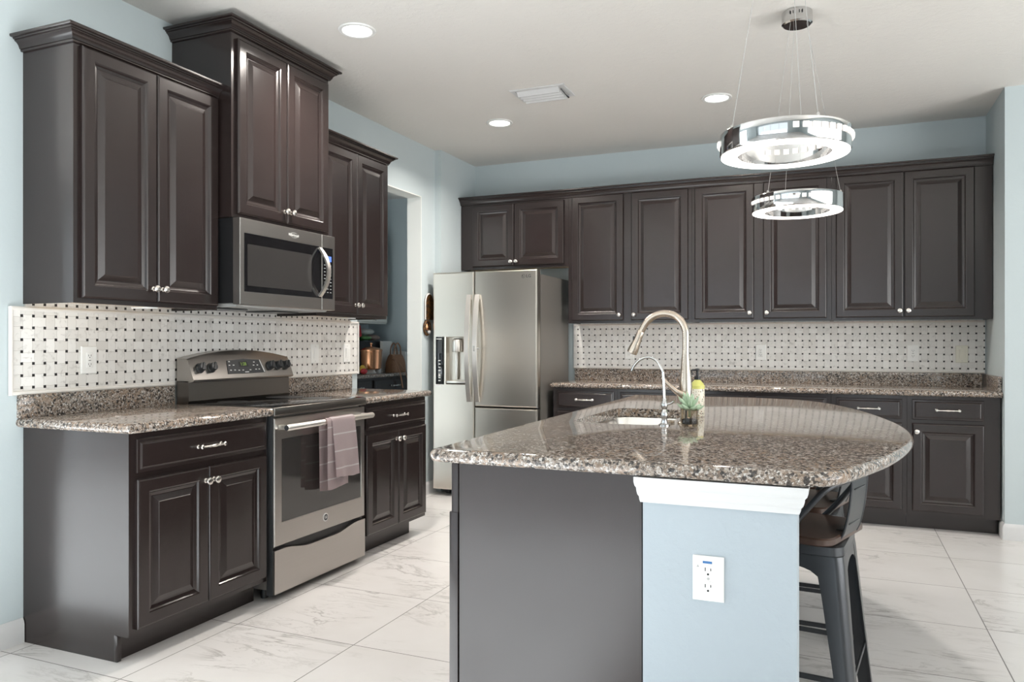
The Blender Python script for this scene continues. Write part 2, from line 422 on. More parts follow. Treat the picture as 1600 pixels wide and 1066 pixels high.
# left wall with the doorway to the pantry
bm = BM()
box(bm, -3.178, XW, 1.96, 4.486, 0, CZ); box(bm, -3.178, XW, 4.486, 5.374, 2.392, CZ); struct('wall_left', bm, 'paint')
bm = BM(); box(bm, -3.178, XW, 5.374, 5.60, 0, CZ); struct('wall_doorway', bm, 'paint')
bm = BM(); box(bm, -3.178, -3.003, 5.60, YB + 0.12, 0, CZ); struct('wall_niche', bm, 'paint')
bm = BM(); box(bm, -3.003, XR + 0.12, YB, YB + 0.12, 0, CZ); struct('wall_back', bm, 'paint')
bm = BM(); box(bm, XR, XR + 0.12, 5.59, YB, 0, CZ); box(bm, XR + 0.12, 4.0, 5.59, 5.71, 0, CZ); struct('wall_right', bm, 'paint')
# pantry shell
bm = BM(); box(bm, -4.95, -4.83, 3.0, 7.42, 0, CZ); struct('wall_pantry', bm, 'paint')
bm = BM(); box(bm, -4.83, -3.178, 7.30, 7.42, 0, CZ); struct('wall_far', bm, 'paint')
# white jamb lining of the doorway (far reveal and head)
bm = BM(); box(bm, -3.182, -3.056, 5.366, 5.374, 0, 2.392); box(bm, -3.182, -3.056, 4.486, 5.374, 2.384, 2.392); struct('trim_1', bm, 'jamb')
# walls of the room around and behind the camera, with their windows
def wall_with_window(name, wname, m, a0, a1, w0, w1, z0, z1, c0, c1, nx, nz):
    bm = BM()
    mbox(bm, m, a0, w0, 0, CZ, c0, c1); mbox(bm, m, w1, a1, 0, CZ, c0, c1)
    mbox(bm, m, w0, w1, 0, z0, c0, c1); mbox(bm, m, w0, w1, z1, CZ, c0, c1)
    struct(name, bm, 'paint')
    bm = BM(); t = 0.05; cm = (c0 + c1) / 2
    mbox(bm, m, w0, w0 + t, z0, z1, cm - 0.03, cm + 0.03); mbox(bm, m, w1 - t, w1, z0, z1, cm - 0.03, cm + 0.03)
    mbox(bm, m, w0 + t, w1 - t, z0, z0 + t, cm - 0.03, cm + 0.03); mbox(bm, m, w0 + t, w1 - t, z1 - t, z1, cm - 0.03, cm + 0.03)
    for i in range(1, nx):
        a = w0 + (w1 - w0) * i / nx; mbox(bm, m, a - 0.03, a + 0.03, z0 + t, z1 - t, cm - 0.025, cm + 0.025)
    fr = struct(wname, bm, 'trim')
    bm = BM(); mbox(bm, m, w0 + t, w1 - t, z0 + t, z1 - t, cm - 0.004, cm + 0.004)
    p = obj('window_pane', bm, 'glasspane', fr, smooth=0)
MREAR = lambda a, b, c: (a, c, b)
wall_with_window('wall_rear', 'window_1', MREAR, -7.2, 4.0, -6.6, 1.1, 0.05, 2.45, -4.8, -4.68, 4, 1)
wall_with_window('wall_side', 'window_2', ML, -4.68, 7.45, -0.95, 1.70, 0.05, 2.45, -7.2, -7.08, 2, 1)
wall_with_window('wall_opposite', 'window_3', ML, -4.68, 5.59, -1.8, 4.4, 0.40, 2.45, 3.88, 4.0, 4, 1)
bm = BM(); box(bm, -7.08, -4.95, 3.0, 3.1, 0, CZ); struct('wall_hall', bm, 'paint')
# baseboards
BP = [(0, 0.0), (0.014, 0.0), (0.014, 0.075), (0.011, 0.088), (0.006, 0.096), (0.004, 0.10), (0, 0.10)]
bm = BM(); sweep(bm, [(XW, 1.965), (XW, 2.112)], [(1, 0), (1, 0)], BP); struct('baseboard_left', bm, 'trim', 30)
bm = BM(); sweep(bm, [(XW, 4.49), (XW, 5.598)], [(1, 0), (1, 0)], BP); struct('baseboard_doorway', bm, 'trim', 30)
bm = BM(); sweep(bm, [(XR, 5.70), (XR, 5.59), (2.6, 5.59)], [(-1, 0), (-1, -1), (0, -1)], BP); struct('baseboard_right', bm, 'trim', 30)

# ------------------------------------------------------------------ cabinets
DOOR = [(0, 0), (0, 0.013), (0.003, 0.0175), (0.008, 0.0195), (0.050, 0.0195), (0.055, 0.0175), (0.060, 0.0105), (0.068, 0.0085), (0.072, 0.0065),
        (0.076, 0.0065), (0.098, 0.0145), (0.101, 0.0165)]
DRAW = [(0, 0), (0, 0.010), (0.003, 0.0125), (0.013, 0.0135), (0.019, 0.0185), (0.022, 0.0195)]
def add_knob(m, a, b, c, parent):
    bm = BM(); p = m(a, b, c); ax = Vector(m(0, 0, 1)) - Vector(m(0, 0, 0))
    lathe(bm, [(0.010, 0), (0.010, 0.002), (0.006, 0.004), (0.0055, 0.014), (0.009, 0.017), (0.0145, 0.021), (0.0158, 0.025), (0.0145, 0.0285), (0.010, 0.0305), (0.004, 0.0312)], p, ax, 20)
    obj('knob', bm, 'knob', parent)
def add_pull(m, a, b, c, parent, L=0.128):
    bm = BM(); ax = Vector(m(0, 0, 1)) - Vector(m(0, 0, 0))
    for s in (-1, 1):
        lathe(bm, [(0.0085, 0), (0.0085, 0.003), (0.005, 0.006), (0.0048, 0.020), (0.0085, 0.022), (0.0092, 0.027), (0.006, 0.031)], m(a + s * L / 2, b, c), ax, 14)
    pts = []; rs = []
    for i in range(25):
        t = i / 24 * 2 - 1
        pts.append(m(a + t * L / 2, b, c + 0.025 + 0.006 * (1 - t * t)))
        rs.append(0.0042 + 0.0026 * math.exp(-(t / 0.22) ** 2) + (0.0016 if abs(abs(t) - 0.42) < 0.05 else 0) + (0.0016 if abs(abs(t) - 0.9) < 0.05 else 0))
    tube(bm, pts, rs, 10)
    obj('pull_handle', bm, 'knob', parent)
def add_door(m, a0, a1, b0, b1, c, parent, knob=None, name='door'):
    bm = BM(); rects(bm, m, inset(a0, a1, b0, b1, c + 0.001, DOOR)); d = obj(name, bm, 'wood', parent, smooth=14)
    if knob: add_knob(m, knob[0], knob[1], c + 0.0205, d)
    return d
def add_drawer(m, a0, a1, b0, b1, c, parent, pull=True):
    bm = BM(); rects(bm, m, inset(a0, a1, b0, b1, c + 0.001, DRAW)); d = obj('drawer', bm, 'wood', parent, smooth=12)
    if pull: add_pull(m, (a0 + a1) / 2, (b0 + b1) / 2, c + 0.0205, d)
    return d
def upper(name, label, m, a0, a1, b0, b1, cb, cf, doors, knobs, crown=None, group=None):
    base = Vector(m((a0 + a1) / 2, b0, cf)); t = thing(name, label, 'cabinet', base, group)
    bm = BM(); mbox(bm, m, a0, a1, b0 + 0.02, b1, cb, cf)
    mbox(bm, m, a0, a1, b0, b0 + 0.02, cf - 0.02, cf); mbox(bm, m, a0, a0 + 0.012, b0, b0 + 0.02, cb, cf - 0.02); mbox(bm, m, a1 - 0.012, a1, b0, b0 + 0.02, cb, cf - 0.02)
    obj('carcass', bm, 'wood', t, smooth=0)
    bm = BM(); mbox(bm, m, a0 + 0.013, a1 - 0.013, b0 + 0.014, b0 + 0.0195, cb, cf - 0.021); obj('underside', bm, 'maple', t, smooth=0)
    for (d0, d1, e0, e1), k in zip(doors, knobs): add_door(m, d0, d1, e0, e1, cf, t, k)
    if crown:
        bm = BM(); sweep(bm, *crown); obj('crown_moulding', bm, 'wood', t, smooth=25)
    return t
def cprof(z, h=0.058, o=0.056):
    k = h / 0.058
    return [(0.0005, z - h), (0.008, z - h), (0.011, z - h + .003 * k), (0.011, z - h + .009 * k), (0.015, z - h + .009 * k), (0.016, z - h + .013 * k), (0.020, z - h + .023 * k),
            (0.027, z - h + .031 * k), (0.036, z - h + .036 * k), (0.036, z - h + .040 * k), (0.042, z - h + .041 * k), (0.043, z - h + .046 * k), (o - .003, z - h + .047 * k), (o, z - h + .050 * k), (o, z - .001), (o - .001, z), (0.0005, z)]

Y0 = 2.115; Y1 = 2.877; Y2 = 3.645; Y3 = 4.397
XU = -2.767; XT = -2.680; XB = -2.468
upper('wall_cabinet', 'dark double-door wall cabinet at far left, above the counter end by the light blue wall', ML, Y0, Y1, 1.378, 2.415, XW, XU,
      [(2.143, 2.504, 1.398, 2.398), (2.508, 2.868, 1.398, 2.398)], [(2.482, 1.455), (2.532, 1.455)],
      ([(XW, Y0), (XU, Y0), (XU, Y1)], [(0, -1), (1, -1), (1, 0)], cprof(2.461)))
upper('wall_cabinet', 'tall dark cabinet above the microwave, its crown almost touching the ceiling', ML, Y1 + 0.001, Y2 - 0.004, 1.826, 2.735, XW, XT,
      [(2.907, 3.262, 1.846, 2.692), (3.266, 3.622, 1.846, 2.692)], [(3.240, 1.905), (3.290, 1.905)],
      ([(XW, Y1 + 0.001), (XT, Y1 + 0.001), (XT, Y2 - 0.004), (XW, Y2 - 0.004)], [(0, -1), (1, -1), (1, 1), (0, 1)], cprof(2.776)))
upper('wall_cabinet', 'dark narrow double-door wall cabinet right of the microwave, next to the pantry doorway', ML, Y2 + 0.002, Y3, 1.378, 2.415, XW, XU,
      [(3.673, 4.028, 1.398, 2.398), (4.032, 4.385, 1.398, 2.398)], [(4.008, 1.455), (4.054, 1.455)],
      ([(XU, Y2 + 0.002), (XU, Y3), (XW, Y3)], [(1, 0), (1, 1), (0, 1)], cprof(2.461)))
CU = -5.965; CBK = -YB + 0.003
upper('wall_cabinet', 'short dark two-door cabinet over the refrigerator', MB, -3.000, -2.024, 1.850, 2.420, CBK, CU,
      [(-2.885, -2.500, 1.872, 2.392), (-2.496, -2.058, 1.872, 2.392)], [(-2.522, 1.905), (-2.474, 1.905)])
upper('wall_cabinet', 'dark two-door wall cabinet right of the refrigerator with two separate door panels', MB, -2.022, -1.029, 1.382, 2.420, CBK, CU,
      [(-1.990, -1.563, 1.402, 2.405), (-1.498, -1.056, 1.402, 2.405)], [(-1.590, 1.445), (-1.472, 1.445)])
upper('wall_cabinet', 'middle dark wall cabinet on the back wall, behind the small pendant ring', MB, -1.027, -0.041, 1.382, 2.420, CBK, CU,
      [(-1.005, -0.573, 1.402, 2.405), (-0.507, -0.072, 1.402, 2.405)], [(-0.600, 1.445), (-0.480, 1.445)])
upper('wall_cabinet', 'rightmost dark wall cabinet on the back wall, its two doors meeting in the middle', MB, -0.039, 0.950, 1.382, 2.420, CBK, CU,
      [(-0.012, 0.418, 1.402, 2.405), (0.424, 0.846, 1.402, 2.405)], [(0.394, 1.445), (0.448, 1.445)])
bm = BM(); sweep(bm, [(-3.002, -CU), (0.952, -CU)], [(0, -1), (0, -1)], [(a, z) for a, z in cprof(2.470, 0.064)])
tag(obj('crown_moulding', bm, 'wood', None, (-1.0, -CU, 2.43), 25), 'long dark crown moulding running along the top of the back wall cabinets', 'moulding')
# under-cabinet clips (white)
for nm, a in (('first', 2.50), ('second', 4.02)):
    bm = BM(); mbox(bm, ML, a - 0.03, a + 0.03, 1.371, 1.3775, XU - 0.10, XU - 0.005, 0.002)
    tag(obj('cabinet_clip', bm, 'white', None, (XU - 0.05, a, 1.375)), 'small white clip under the ' + ('far left wall cabinet' if nm == 'first' else 'wall cabinet beside the pantry doorway'), 'clip')

def basecab(label, m, a0, a1, cb, cf, drawers, doors, knobs, end=None, toe=(None, None), group=None, pulls=True):
    t = thing('base_cabinet', label, 'cabinet', Vector(m((a0 + a1) / 2, 0, cf)), group)
    bm = BM(); mbox(bm, m, a0, a1, 0.102, 0.874, cb, cf); obj('carcass', bm, 'wood', t, smooth=0)
    bm = BM(); mbox(bm, m, toe[0] if toe[0] is not None else a0, toe[1] if toe[1] is not None else a1, 0.0, 0.1015, cf - 0.088, cf - 0.075); obj('toe_kick', bm, 'wood', t, smooth=0)
    for d in drawers: add_drawer(m, *d, cf, t, pulls)
    for (d0, d1, e0, e1), k in zip(doors, knobs): add_door(m, d0, d1, e0, e1, cf, t, k)
    return t
t = basecab('dark base cabinet at far left with one drawer and a bare scuffed side panel', ML, Y0 + 0.019, Y1, XW + 0.03, XB,
        [(2.142, 2.862, 0.722, 0.852)], [(2.142, 2.500, 0.126, 0.697), (2.504, 2.862, 0.126, 0.697)], [(2.480, 0.640), (2.526, 0.640)], toe=(Y0 + 0.019, Y1))
bm = BM(); prism(bm, [(XW + 0.002, 0), (XB - 0.072, 0), (XB - 0.072, 0.102), (XB + 0.001, 0.102), (XB + 0.001, 0.874), (XW + 0.002, 0.874)], lambda a, b, c: (a, c, b), Y0, Y0 + 0.018)
obj('end_panel', bm, 'wood', t, smooth=0)
bm = BM(); box(bm, XB - 0.074, XB - 0.056, Y0 - 0.003, Y0 + 0.018, 0, 0.104, 0.004); obj('toe_kick_stop', bm, 'wood', t)
basecab('dark base cabinet between the oven and the pantry doorway', ML, Y2 + 0.006, 4.385, XW + 0.03, XB,
        [(3.690, 4.368, 0.722, 0.852)], [(3.690, 4.027, 0.126, 0.697), (4.031, 4.368, 0.126, 0.697)], [(4.000, 0.645), (4.054, 0.645)], toe=(Y2 + 0.006, 4.31))
CF = -5.665
KZ = 0.645
basecab('dark base cabinet next to the refrigerator with a single narrow drawer', MB, -2.045, -1.532, CBK, CF, [(-2.015, -1.557, 0.722, 0.852)], [(-2.015, -1.557, 0.126, 0.697)], [(-1.58, KZ)])
basecab('wide dark base cabinet on the back wall, mostly hidden behind the faucet and island', MB, -1.530, -0.557, CBK, CF, [(-1.507, -0.582, 0.722, 0.852)], [(-1.507, -1.047, 0.126, 0.697), (-1.043, -0.582, 0.126, 0.697)], [(-1.07, KZ), (-1.02, KZ)], pulls=False)
basecab('dark base cabinet below the middle outlet of the back tile', MB, -0.555, -0.042, CBK, CF, [(-0.530, -0.070, 0.722, 0.852)], [(-0.530, -0.070, 0.126, 0.697)], [(-0.095, KZ)])
basecab('dark base cabinet second from the right end, partly behind the bar stools', MB, -0.040, 0.418, CBK, CF, [(-0.010, 0.390, 0.722, 0.852)], [(-0.010, 0.390, 0.126, 0.697)], [(0.015, KZ)])
basecab('dark base cabinet at the right end of the back wall, beside the baseboard', MB, 0.420, 0.945, CBK, CF, [(0.449, 0.855, 0.722, 0.852)], [(0.449, 0.855, 0.126, 0.697)], [(0.474, KZ)])

# ------------------------------------------------------------------ countertops
def bull(z0, z1, n=8):
    r = (z1 - z0) / 2; zc = (z0 + z1) / 2
    return [(r * (1 - math.cos(a)), zc + r * math.sin(a)) for a in [-PI / 2 + PI * i / n for i in range(n + 1)]]
def slab(bm, poly, z0, z1, flat=(), hole=None):
    """granite slab with a bullnose on every side but the flat ones; flat = indices of straight sides against walls"""
    n = len(poly); P = [Vector(p) for p in poly]
    nor = []
    for i in range(n):
        d = (P[(i + 1) % n] - P[i]).normalized(); nor.append(Vector((d.y, -d.x)))
    def off(k):
        r = []
        for i in range(n):
            n0, n1 = nor[i - 1], nor[i]; o0 = 0 if (i - 1) % n in flat else k; o1 = 0 if i in flat else k
            den = n0.x * n1.y - n0.y * n1.x
            if abs(den) < 1e-3: r.append(P[i] - n1 * max(o0, o1)); continue
            b0 = n0.dot(P[i]) - o0; b1 = n1.dot(P[i]) - o1
            r.append(Vector(((b0 * n1.y - b1 * n0.y) / den, (n0.x * b1 - n1.x * b0) / den)))
        return r
    prev = None; rings = []
    for k, z in bull(z0, z1):
        cur = [bm.verts.new((p.x, p.y, z)) for p in off(k)]
        if prev:
            for i in range(n): bm.faces.new((prev[i], prev[(i + 1) % n], cur[(i + 1) % n], cur[i]))
        prev = cur; rings.append(cur)
    if not hole:
        bm.faces.new(rings[-1]); bm.faces.new(rings[0][::-1]); return
    lo = [bm.verts.new((x, y, z0)) for x, y in hole]; hi = [bm.verts.new((x, y, z1)) for x, y in hole]
    h = len(hole)
    for i in range(h): bm.faces.new((hi[i], hi[(i + 1) % h], lo[(i + 1) % h], lo[i]))
    for ring, hl in ((rings[-1], hi), (rings[0], lo)):
        es = [bm.edges.get((ring[i], ring[(i + 1) % n])) for i in range(n)] + [bm.edges.get((hl[i], hl[(i + 1) % h])) for i in range(h)]
        bmesh.ops.triangle_fill(bm, use_beauty=True, use_dissolve=False, edges=es)
def rounded(poly, rad, n=6):
    out = []; N = len(poly)
    for i in range(N):
        r = rad[i] if isinstance(rad, (list, tuple)) else rad
        p = Vector(poly[i]); a = (Vector(poly[i - 1]) - p); b = (Vector(poly[(i + 1) % N]) - p)
        if r <= 0: out.append(p); continue
        a.normalize(); b.normalize(); ang = a.angle(b); d = r / math.tan(ang / 2)
        p0 = p + a * d; p1 = p + b * d; c = p + (a + b).normalized() * (r / math.sin(ang / 2))
        a0 = math.atan2(p0.y - c.y, p0.x - c.x); a1 = math.atan2(p1.y - c.y, p1.x - c.x)
        while a1 - a0 > PI: a1 -= 2 * PI
        while a1 - a0 < -PI: a1 += 2 * PI
        for k in range(n + 1):
            t = a0 + (a1 - a0) * k / n; out.append(Vector((c.x + r * math.cos(t), c.y + r * math.sin(t))))
    return out
ZT = 0.914; ZU = 0.876
def counter(name, label, poly, flat, ups, loc):
    t = thing(name, label, 'countertop', loc)
    bm = BM(); slab(bm, poly, ZU, ZT, flat); obj('slab', bm, 'granite', t, smooth=50)
    for u in ups:
        bm = BM(); box(bm, *u, 0.002); obj('upstand', bm, 'granite', t)
    return t
XC = -2.428
counter('countertop', 'speckled granite countertop left of the oven, with its own granite upstand', [(XW, 2.085), (XC, 2.085), (XC, 2.880), (XW, 2.880)], (1 + 0, 2, 3)[1:], [(XW, XW + 0.02, 2.088, 2.880, ZT, 1.008)], (-2.75, 2.48, ZU))
counter('countertop', 'speckled granite countertop right of the oven, ending at the pantry doorway', [(XW, 3.651), (XC, 3.651), (XC, 4.402), (XW, 4.402)], (0, 3), [(XW, XW + 0.02, 3.655, 4.400, ZT, 1.008)], (-2.75, 4.02, ZU))
counter('countertop', 'long speckled granite countertop along the back wall', [(-2.06, 5.628), (0.952, 5.628), (0.952, YB), (-2.06, YB)], (1, 2), [(-2.058, 0.930, YB - 0.02, YB, ZT, 1.008), (0.932, 0.952, 5.66, YB, ZT, 1.008)], (-0.55, 5.94, ZU))
# tile backsplashes
t = thing('tile_backsplash', 'basket-weave tile backsplash with black dots on the left wall behind the oven', 'backsplash', (XW, 3.27, 1.01))
bm = BM(); box(bm, XW + 0.0005, XW + 0.010, 2.066, 4.474, 1.0085, 1.357); box(bm, XW + 0.0005, XW + 0.010, 2.119, 4.394, 1.357, 1.397); obj('tile_field', bm, 'tile_y', t, smooth=0)
bm = BM()
def pencil(bm, p, q, r=0.009): tube(bm, [p, q], r, 10)
obj('border', (lambda b: (pencil(b, (XW + 0.010, 2.058, 1.359), (XW + 0.010, 4.482, 1.359)), pencil(b, (XW + 0.010, 2.058, 1.016), (XW + 0.010, 2.880, 1.016)),
                          pencil(b, (XW + 0.010, 3.652, 1.016), (XW + 0.010, 4.482, 1.016)), pencil(b, (XW + 0.010, 2.058, 1.008), (XW + 0.010, 2.058, 1.366)), pencil(b, (XW + 0.010, 4.480, 1.008), (XW + 0.010, 4.480, 1.366)), b)[-1])(bm), 'marble', t)
t = thing('tile_backsplash', 'basket-weave tile backsplash with black dots along the back wall', 'backsplash', (-0.55, YB, 1.01))
bm = BM(); box(bm, -2.07, 0.948, YB - 0.010, YB - 0.0005, 1.0085, 1.383); obj('tile_field', bm, 'tile_x', t, smooth=0)
bm = BM(); pencil(bm, (-2.07, YB - 0.010, 1.372), (0.946, YB - 0.010, 1.372), 0.007); pencil(bm, (-2.07, YB - 0.010, 1.015), (0.946, YB - 0.010, 1.015), 0.007); obj('border', bm, 'marble', t)

# ------------------------------------------------------------------ outlets and switches
def outlet(label, m, a, b, c, style, mat='white', w=0.078, h=0.122, name='wall_outlet', group=None):
    t = thing(name, label, 'switch' if style == 'switch' else 'outlet', m(a, b, c), group)
    bm = BM(); rects(bm, m, inset(a - w / 2, a + w / 2, b - h / 2, b + h / 2, c + 0.0004, [(0, 0), (0, 0.003), (0.004, 0.006)])); obj('cover_plate', bm, mat, t)
    if style == 'duplex':
        for s in (1, -1):
            bm = BM(); cc = b + s * 0.0205; pts = []
            for k in range(28):
                th = 2 * PI * k / 28; x = 0.0172 * math.cos(th); y = 0.0172 * math.sin(th); pts.append((a + x, cc + max(-0.0138, min(0.0138, y))))
            prism(bm, pts, m, c + 0.0065, c + 0.0088); r = obj('receptacle', bm, mat, t)
            bm = BM(); mbox(bm, m, a - 0.0078, a - 0.0056, cc - 0.001, cc + 0.008, c + 0.0089, c + 0.0093); mbox(bm, m, a + 0.0056, a + 0.0078, cc - 0.0, cc + 0.007, c + 0.0089, c + 0.0093)
            ax = Vector(m(0, 0, 1)) - Vector(m(0, 0, 0)); lathe(bm, [(0.0028, 0), (0.0028, 0.0004)], m(a, cc - 0.0085, c + 0.0089), ax, 12); obj('slots', bm, 'black', r)
        bm = BM(); ax = Vector(m(0, 0, 1)) - Vector(m(0, 0, 0)); lathe(bm, [(0.0035, 0), (0.003, 0.001)], m(a, b, c + 0.0064), ax, 12); obj('screw', bm, 'grey', t)
    elif style == 'rect':
        bm = BM(); mbox(bm, m, a - 0.0165, a + 0.0165, b - 0.0335, b + 0.0335, c + 0.0065, c + 0.0088, 0.001); r = obj('receptacle', bm, mat, t)
        bm = BM()
        for s in (1, -1):
            cc = b + s * 0.019
            for q in (-0.006, 0.006): mbox(bm, m, a + q - 0.001, a + q + 0.001, cc - 0.003, cc + 0.005, c + 0.0089, c + 0.0093)
            mbox(bm, m, a - 0.002, a + 0.002, cc - 0.010, cc - 0.006, c + 0.0089, c + 0.0093)
        mbox(bm, m, a - 0.006, a + 0.006, b - 0.003, b - 0.0005, c + 0.0089, c + 0.0095)
        obj('slots', bm, 'dkgrey', r)
    else:
        bm = BM(); rects(bm, m, [(a - 0.0165, a + 0.0165, b - 0.0335, b + 0.0335, c + 0.0065), (a - 0.0165, a + 0.0165, b - 0.0335, b + 0.0335, c + 0.0075), (a - 0.0155, a + 0.0155, b + 0.0, b + 0.0325, c + 0.0105)]); obj('rocker', bm, mat, t)
        for s in (1, -1):
            bm = BM(); mbox(bm, m, a - 0.002, a + 0.002, b + s * 0.047 - 0.002, b + s * 0.047 + 0.002, c + 0.0061, c + 0.0069); obj('screw', bm, 'grey', t)
    return t
CT = XW + 0.010
outlet('white outlet on the left tile wall above the far left counter', ML, 2.405, 1.144, CT, 'rect')
outlet('white rocker switch on the left tile wall just right of the oven controls', ML, 4.003, 1.153, CT, 'switch', name='light_switch')
outlet('white rocker switch at the doorway end of the left tile wall', ML, 4.347, 1.153, CT, 'switch', name='light_switch')
CTB = -(YB - 0.010)
outlet('white outlet on the back tile partly behind the faucet spout', MB, -1.585, 1.150, CTB, 'rect')
outlet('white outlet in the middle of the back tile, mirrored in the island top', MB, -0.548, 1.150, CTB, 'rect')
outlet('white outlet on the back tile left of the ivory switch', MB, 0.500, 1.148, CTB, 'rect')
outlet('ivory switch plate at the right end of the back tile', MB, 0.807, 1.143, CTB, 'switch', 'ivory', name='light_switch')

# ------------------------------------------------------------------ island
IY = 1.966
t = thing('island_cabinet', 'large dark kitchen island body with a wide plain grey-brown end panel', 'island', (-0.74, 3.2, 0))
bm = BM(); box(bm, -1.010, -0.468, IY + 0.02, 2.60, 0.0, 0.874); box(bm, -1.010, -0.468, 3.75, 4.40, 0.0, 0.874); box(bm, -1.010, -0.468, 2.60, 3.75, 0.0, 0.60); box(bm, -1.010, -0.990, 2.60, 3.75, 0.60, 0.874)
obj('carcass', bm, 'wood', t, smooth=0)
bm = BM(); box(bm, -0.995, -0.467, IY, IY + 0.019, 0.0, 0.874); obj('end_panel', bm, 'wood', t, smooth=0)
bm = BM(); box(bm, -1.018, -0.997, IY - 0.004, IY + 0.019, 0.10, 0.874, 0.002); box(bm, -1.024, -0.997, IY - 0.006, IY + 0.019, 0.0, 0.735, 0.002); obj('corner_stile', bm, 'wood', t)
MI = lambda a, b, c: (-c, a, b)
for i, (a0, a1) in enumerate(((2.03, 2.42), (2.43, 2.82), (2.83, 3.22), (3.23, 3.62), (3.63, 3.99), (4.0, 4.36))):
    add_door(MI, a0, a1, 0.126, 0.85, 1.011, t, (a1 - 0.03 if i % 2 == 0 else a0 + 0.03, 0.79))
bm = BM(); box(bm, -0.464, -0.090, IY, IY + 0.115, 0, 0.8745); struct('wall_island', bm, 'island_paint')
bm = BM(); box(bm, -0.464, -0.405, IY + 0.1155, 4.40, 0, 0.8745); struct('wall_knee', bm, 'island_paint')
TP = [(0.0005, 0.807), (0.006, 0.807), (0.009, 0.815), (0.010, 0.822), (0.015, 0.828), (0.018, 0.838), (0.019, 0.846), (0.024, 0.852), (0.027, 0.862), (0.027, 0.874), (0.0005, 0.874)]
bm = BM(); sweep(bm, [(-0.466, IY), (-0.090, IY), (-0.090, IY + 0.115)], [(-0.6, -1), (1, -1), (1, 0)], TP); struct('trim_2', bm, 'trim', 25)
t = outlet('white duplex outlet with a blue sticker on the light blue island end wall', MB, -0.2975, 0.6285, -IY, 'duplex', w=0.076, h=0.112)
bm = BM(); mbox(bm, MB, -0.311, -0.288, 0.6665, 0.6725, -IY + 0.0066, -IY + 0.007); obj('sticker', bm, 'bluemark', t, smooth=0)
tri = BM(); prism(tri, [(-0.3265, 0.656), (-0.3190, 0.656), (-0.3228, 0.6625)], MB, -IY + 0.0066, -IY + 0.007); obj('embossed_mark', tri, 'grey', t, smooth=0)

out = [(-1.085, 1.935), (-0.075, 1.928)]
arc = spline([(-0.075, 1.928, 0), (-0.005, 1.965, 0), (0.055, 2.095, 0), (0.150, 2.380, 0), (0.215, 2.700, 0), (0.235, 3.000, 0), (0.208, 3.330, 0), (0.110, 3.820, 0), (-0.045, 4.250, 0), (-0.200, 4.430, 0), (-0.42, 4.515, 0)], 6)
poly = rounded([(-1.085, 1.935), (-0.20, 1.930), (-0.42, 4.52), (-1.115, 4.50)], [0.03, 0, 0, 0.03])
poly = [p for p in poly if not (abs(p.x + 0.20) < 1e-6 or abs(p.x + 0.42) < 1e-6)]
front = [p for p in poly if p.y < 3]; back = [p for p in poly if p.y > 3]
poly = front + [Vector((-0.5, 1.9325))] + [Vector((p.x, p.y)) for p in arc] + back
SX0, SX1, SY0, SY1 = -0.955, -0.595, 2.825, 3.530
hole = rounded([(SX0, SY0), (SX1, SY0), (SX1, SY1), (SX0, SY1)], 0.07, 6)
bm = BM(); slab(bm, poly, 0.876, 0.914, (), [(p.x, p.y) for p in hole])
tag(obj('island_countertop', bm, 'granite', None, (-0.45, 3.2, 0.876), 50), 'large polished granite island top with a rounded right side', 'countertop')
# sink
t = thing('kitchen_sink', 'stainless undermount sink set in the island granite', 'sink', (-0.775, 3.18, 0.65))
bm = BM()
def rr(e, r, z):
    return [(p.x, p.y, z) for p in rounded([(SX0 - e, SY0 - e), (SX1 + e, SY0 - e), (SX1 + e, SY1 + e), (SX0 - e, SY1 + e)], r, 6)]
loft(bm, [rr(0.02, 0.085, 0.8745), rr(0.004, 0.07, 0.8745), rr(0.0, 0.068, 0.868), rr(-0.006, 0.065, 0.72), rr(-0.012, 0.06, 0.70), rr(-0.03, 0.05, 0.690), rr(-0.035, 0.05, 0.686),
          rr(-0.02, 0.06, 0.684), rr(-0.003, 0.07, 0.70), rr(0.004, 0.072, 0.72), rr(0.010, 0.075, 0.866), rr(0.02, 0.085, 0.8725)], False, False)
vs = [v for v in bm.verts]
N = len(rr(0, 0.068, 0)); bm.verts.ensure_lookup_table()
for k in (6, 7): bm.faces.new([bm.verts[k * N + i] for i in range(N)])
for i in range(N): bm.faces.new((bm.verts[i], bm.verts[(i + 1) % N], bm.verts[11 * N + (i + 1) % N], bm.verts[11 * N + i]))
obj('bowl', bm, 'sinksteel', t, smooth=40)
bm = BM(); lathe(bm, [(0.045, 0), (0.045, 0.003), (0.03, 0.004), (0.028, 0.0015), (0.001, 0.0015)], (-0.775, 3.2, 0.6865), (0, 0, 1), 24); obj('drain', bm, 'chrome', t)
# main faucet
FX, FY = -0.528, 2.930
t = thing('kitchen_faucet', 'tall brushed nickel gooseneck faucet with a pull-down spray head', 'faucet', (FX, FY, 0.914))
bm = BM(); lathe(bm, [(0.030, 0), (0.030, 0.004), (0.0245, 0.008), (0.0205, 0.02), (0.0200, 0.085), (0.0225, 0.115), (0.0240, 0.140), (0.0225, 0.165), (0.0180, 0.205), (0.0150, 0.250), (0.0140, 0.262)], (FX, FY, 0.9142), (0, 0, 1), 28); obj('body', bm, 'nickel', t)
L = lambda a, z: (FX - a, FY + 0.02 * a, z)
bm = BM(); pts = spline([L(0, 1.174), L(-0.001, 1.235), L(0.002, 1.270), L(0.018, 1.303), L(0.045, 1.324), L(0.082, 1.331), L(0.120, 1.322), L(0.150, 1.298), L(0.172, 1.262)], 7)
tube(bm, pts, 0.0132, 16); obj('spout', bm, 'nickel', t, smooth=60)
bm = BM(); pts = [L(0.170, 1.266), L(0.172, 1.262), L(0.180, 1.243), L(0.190, 1.220), L(0.202, 1.192), L(0.208, 1.180), L(0.209, 1.178)]
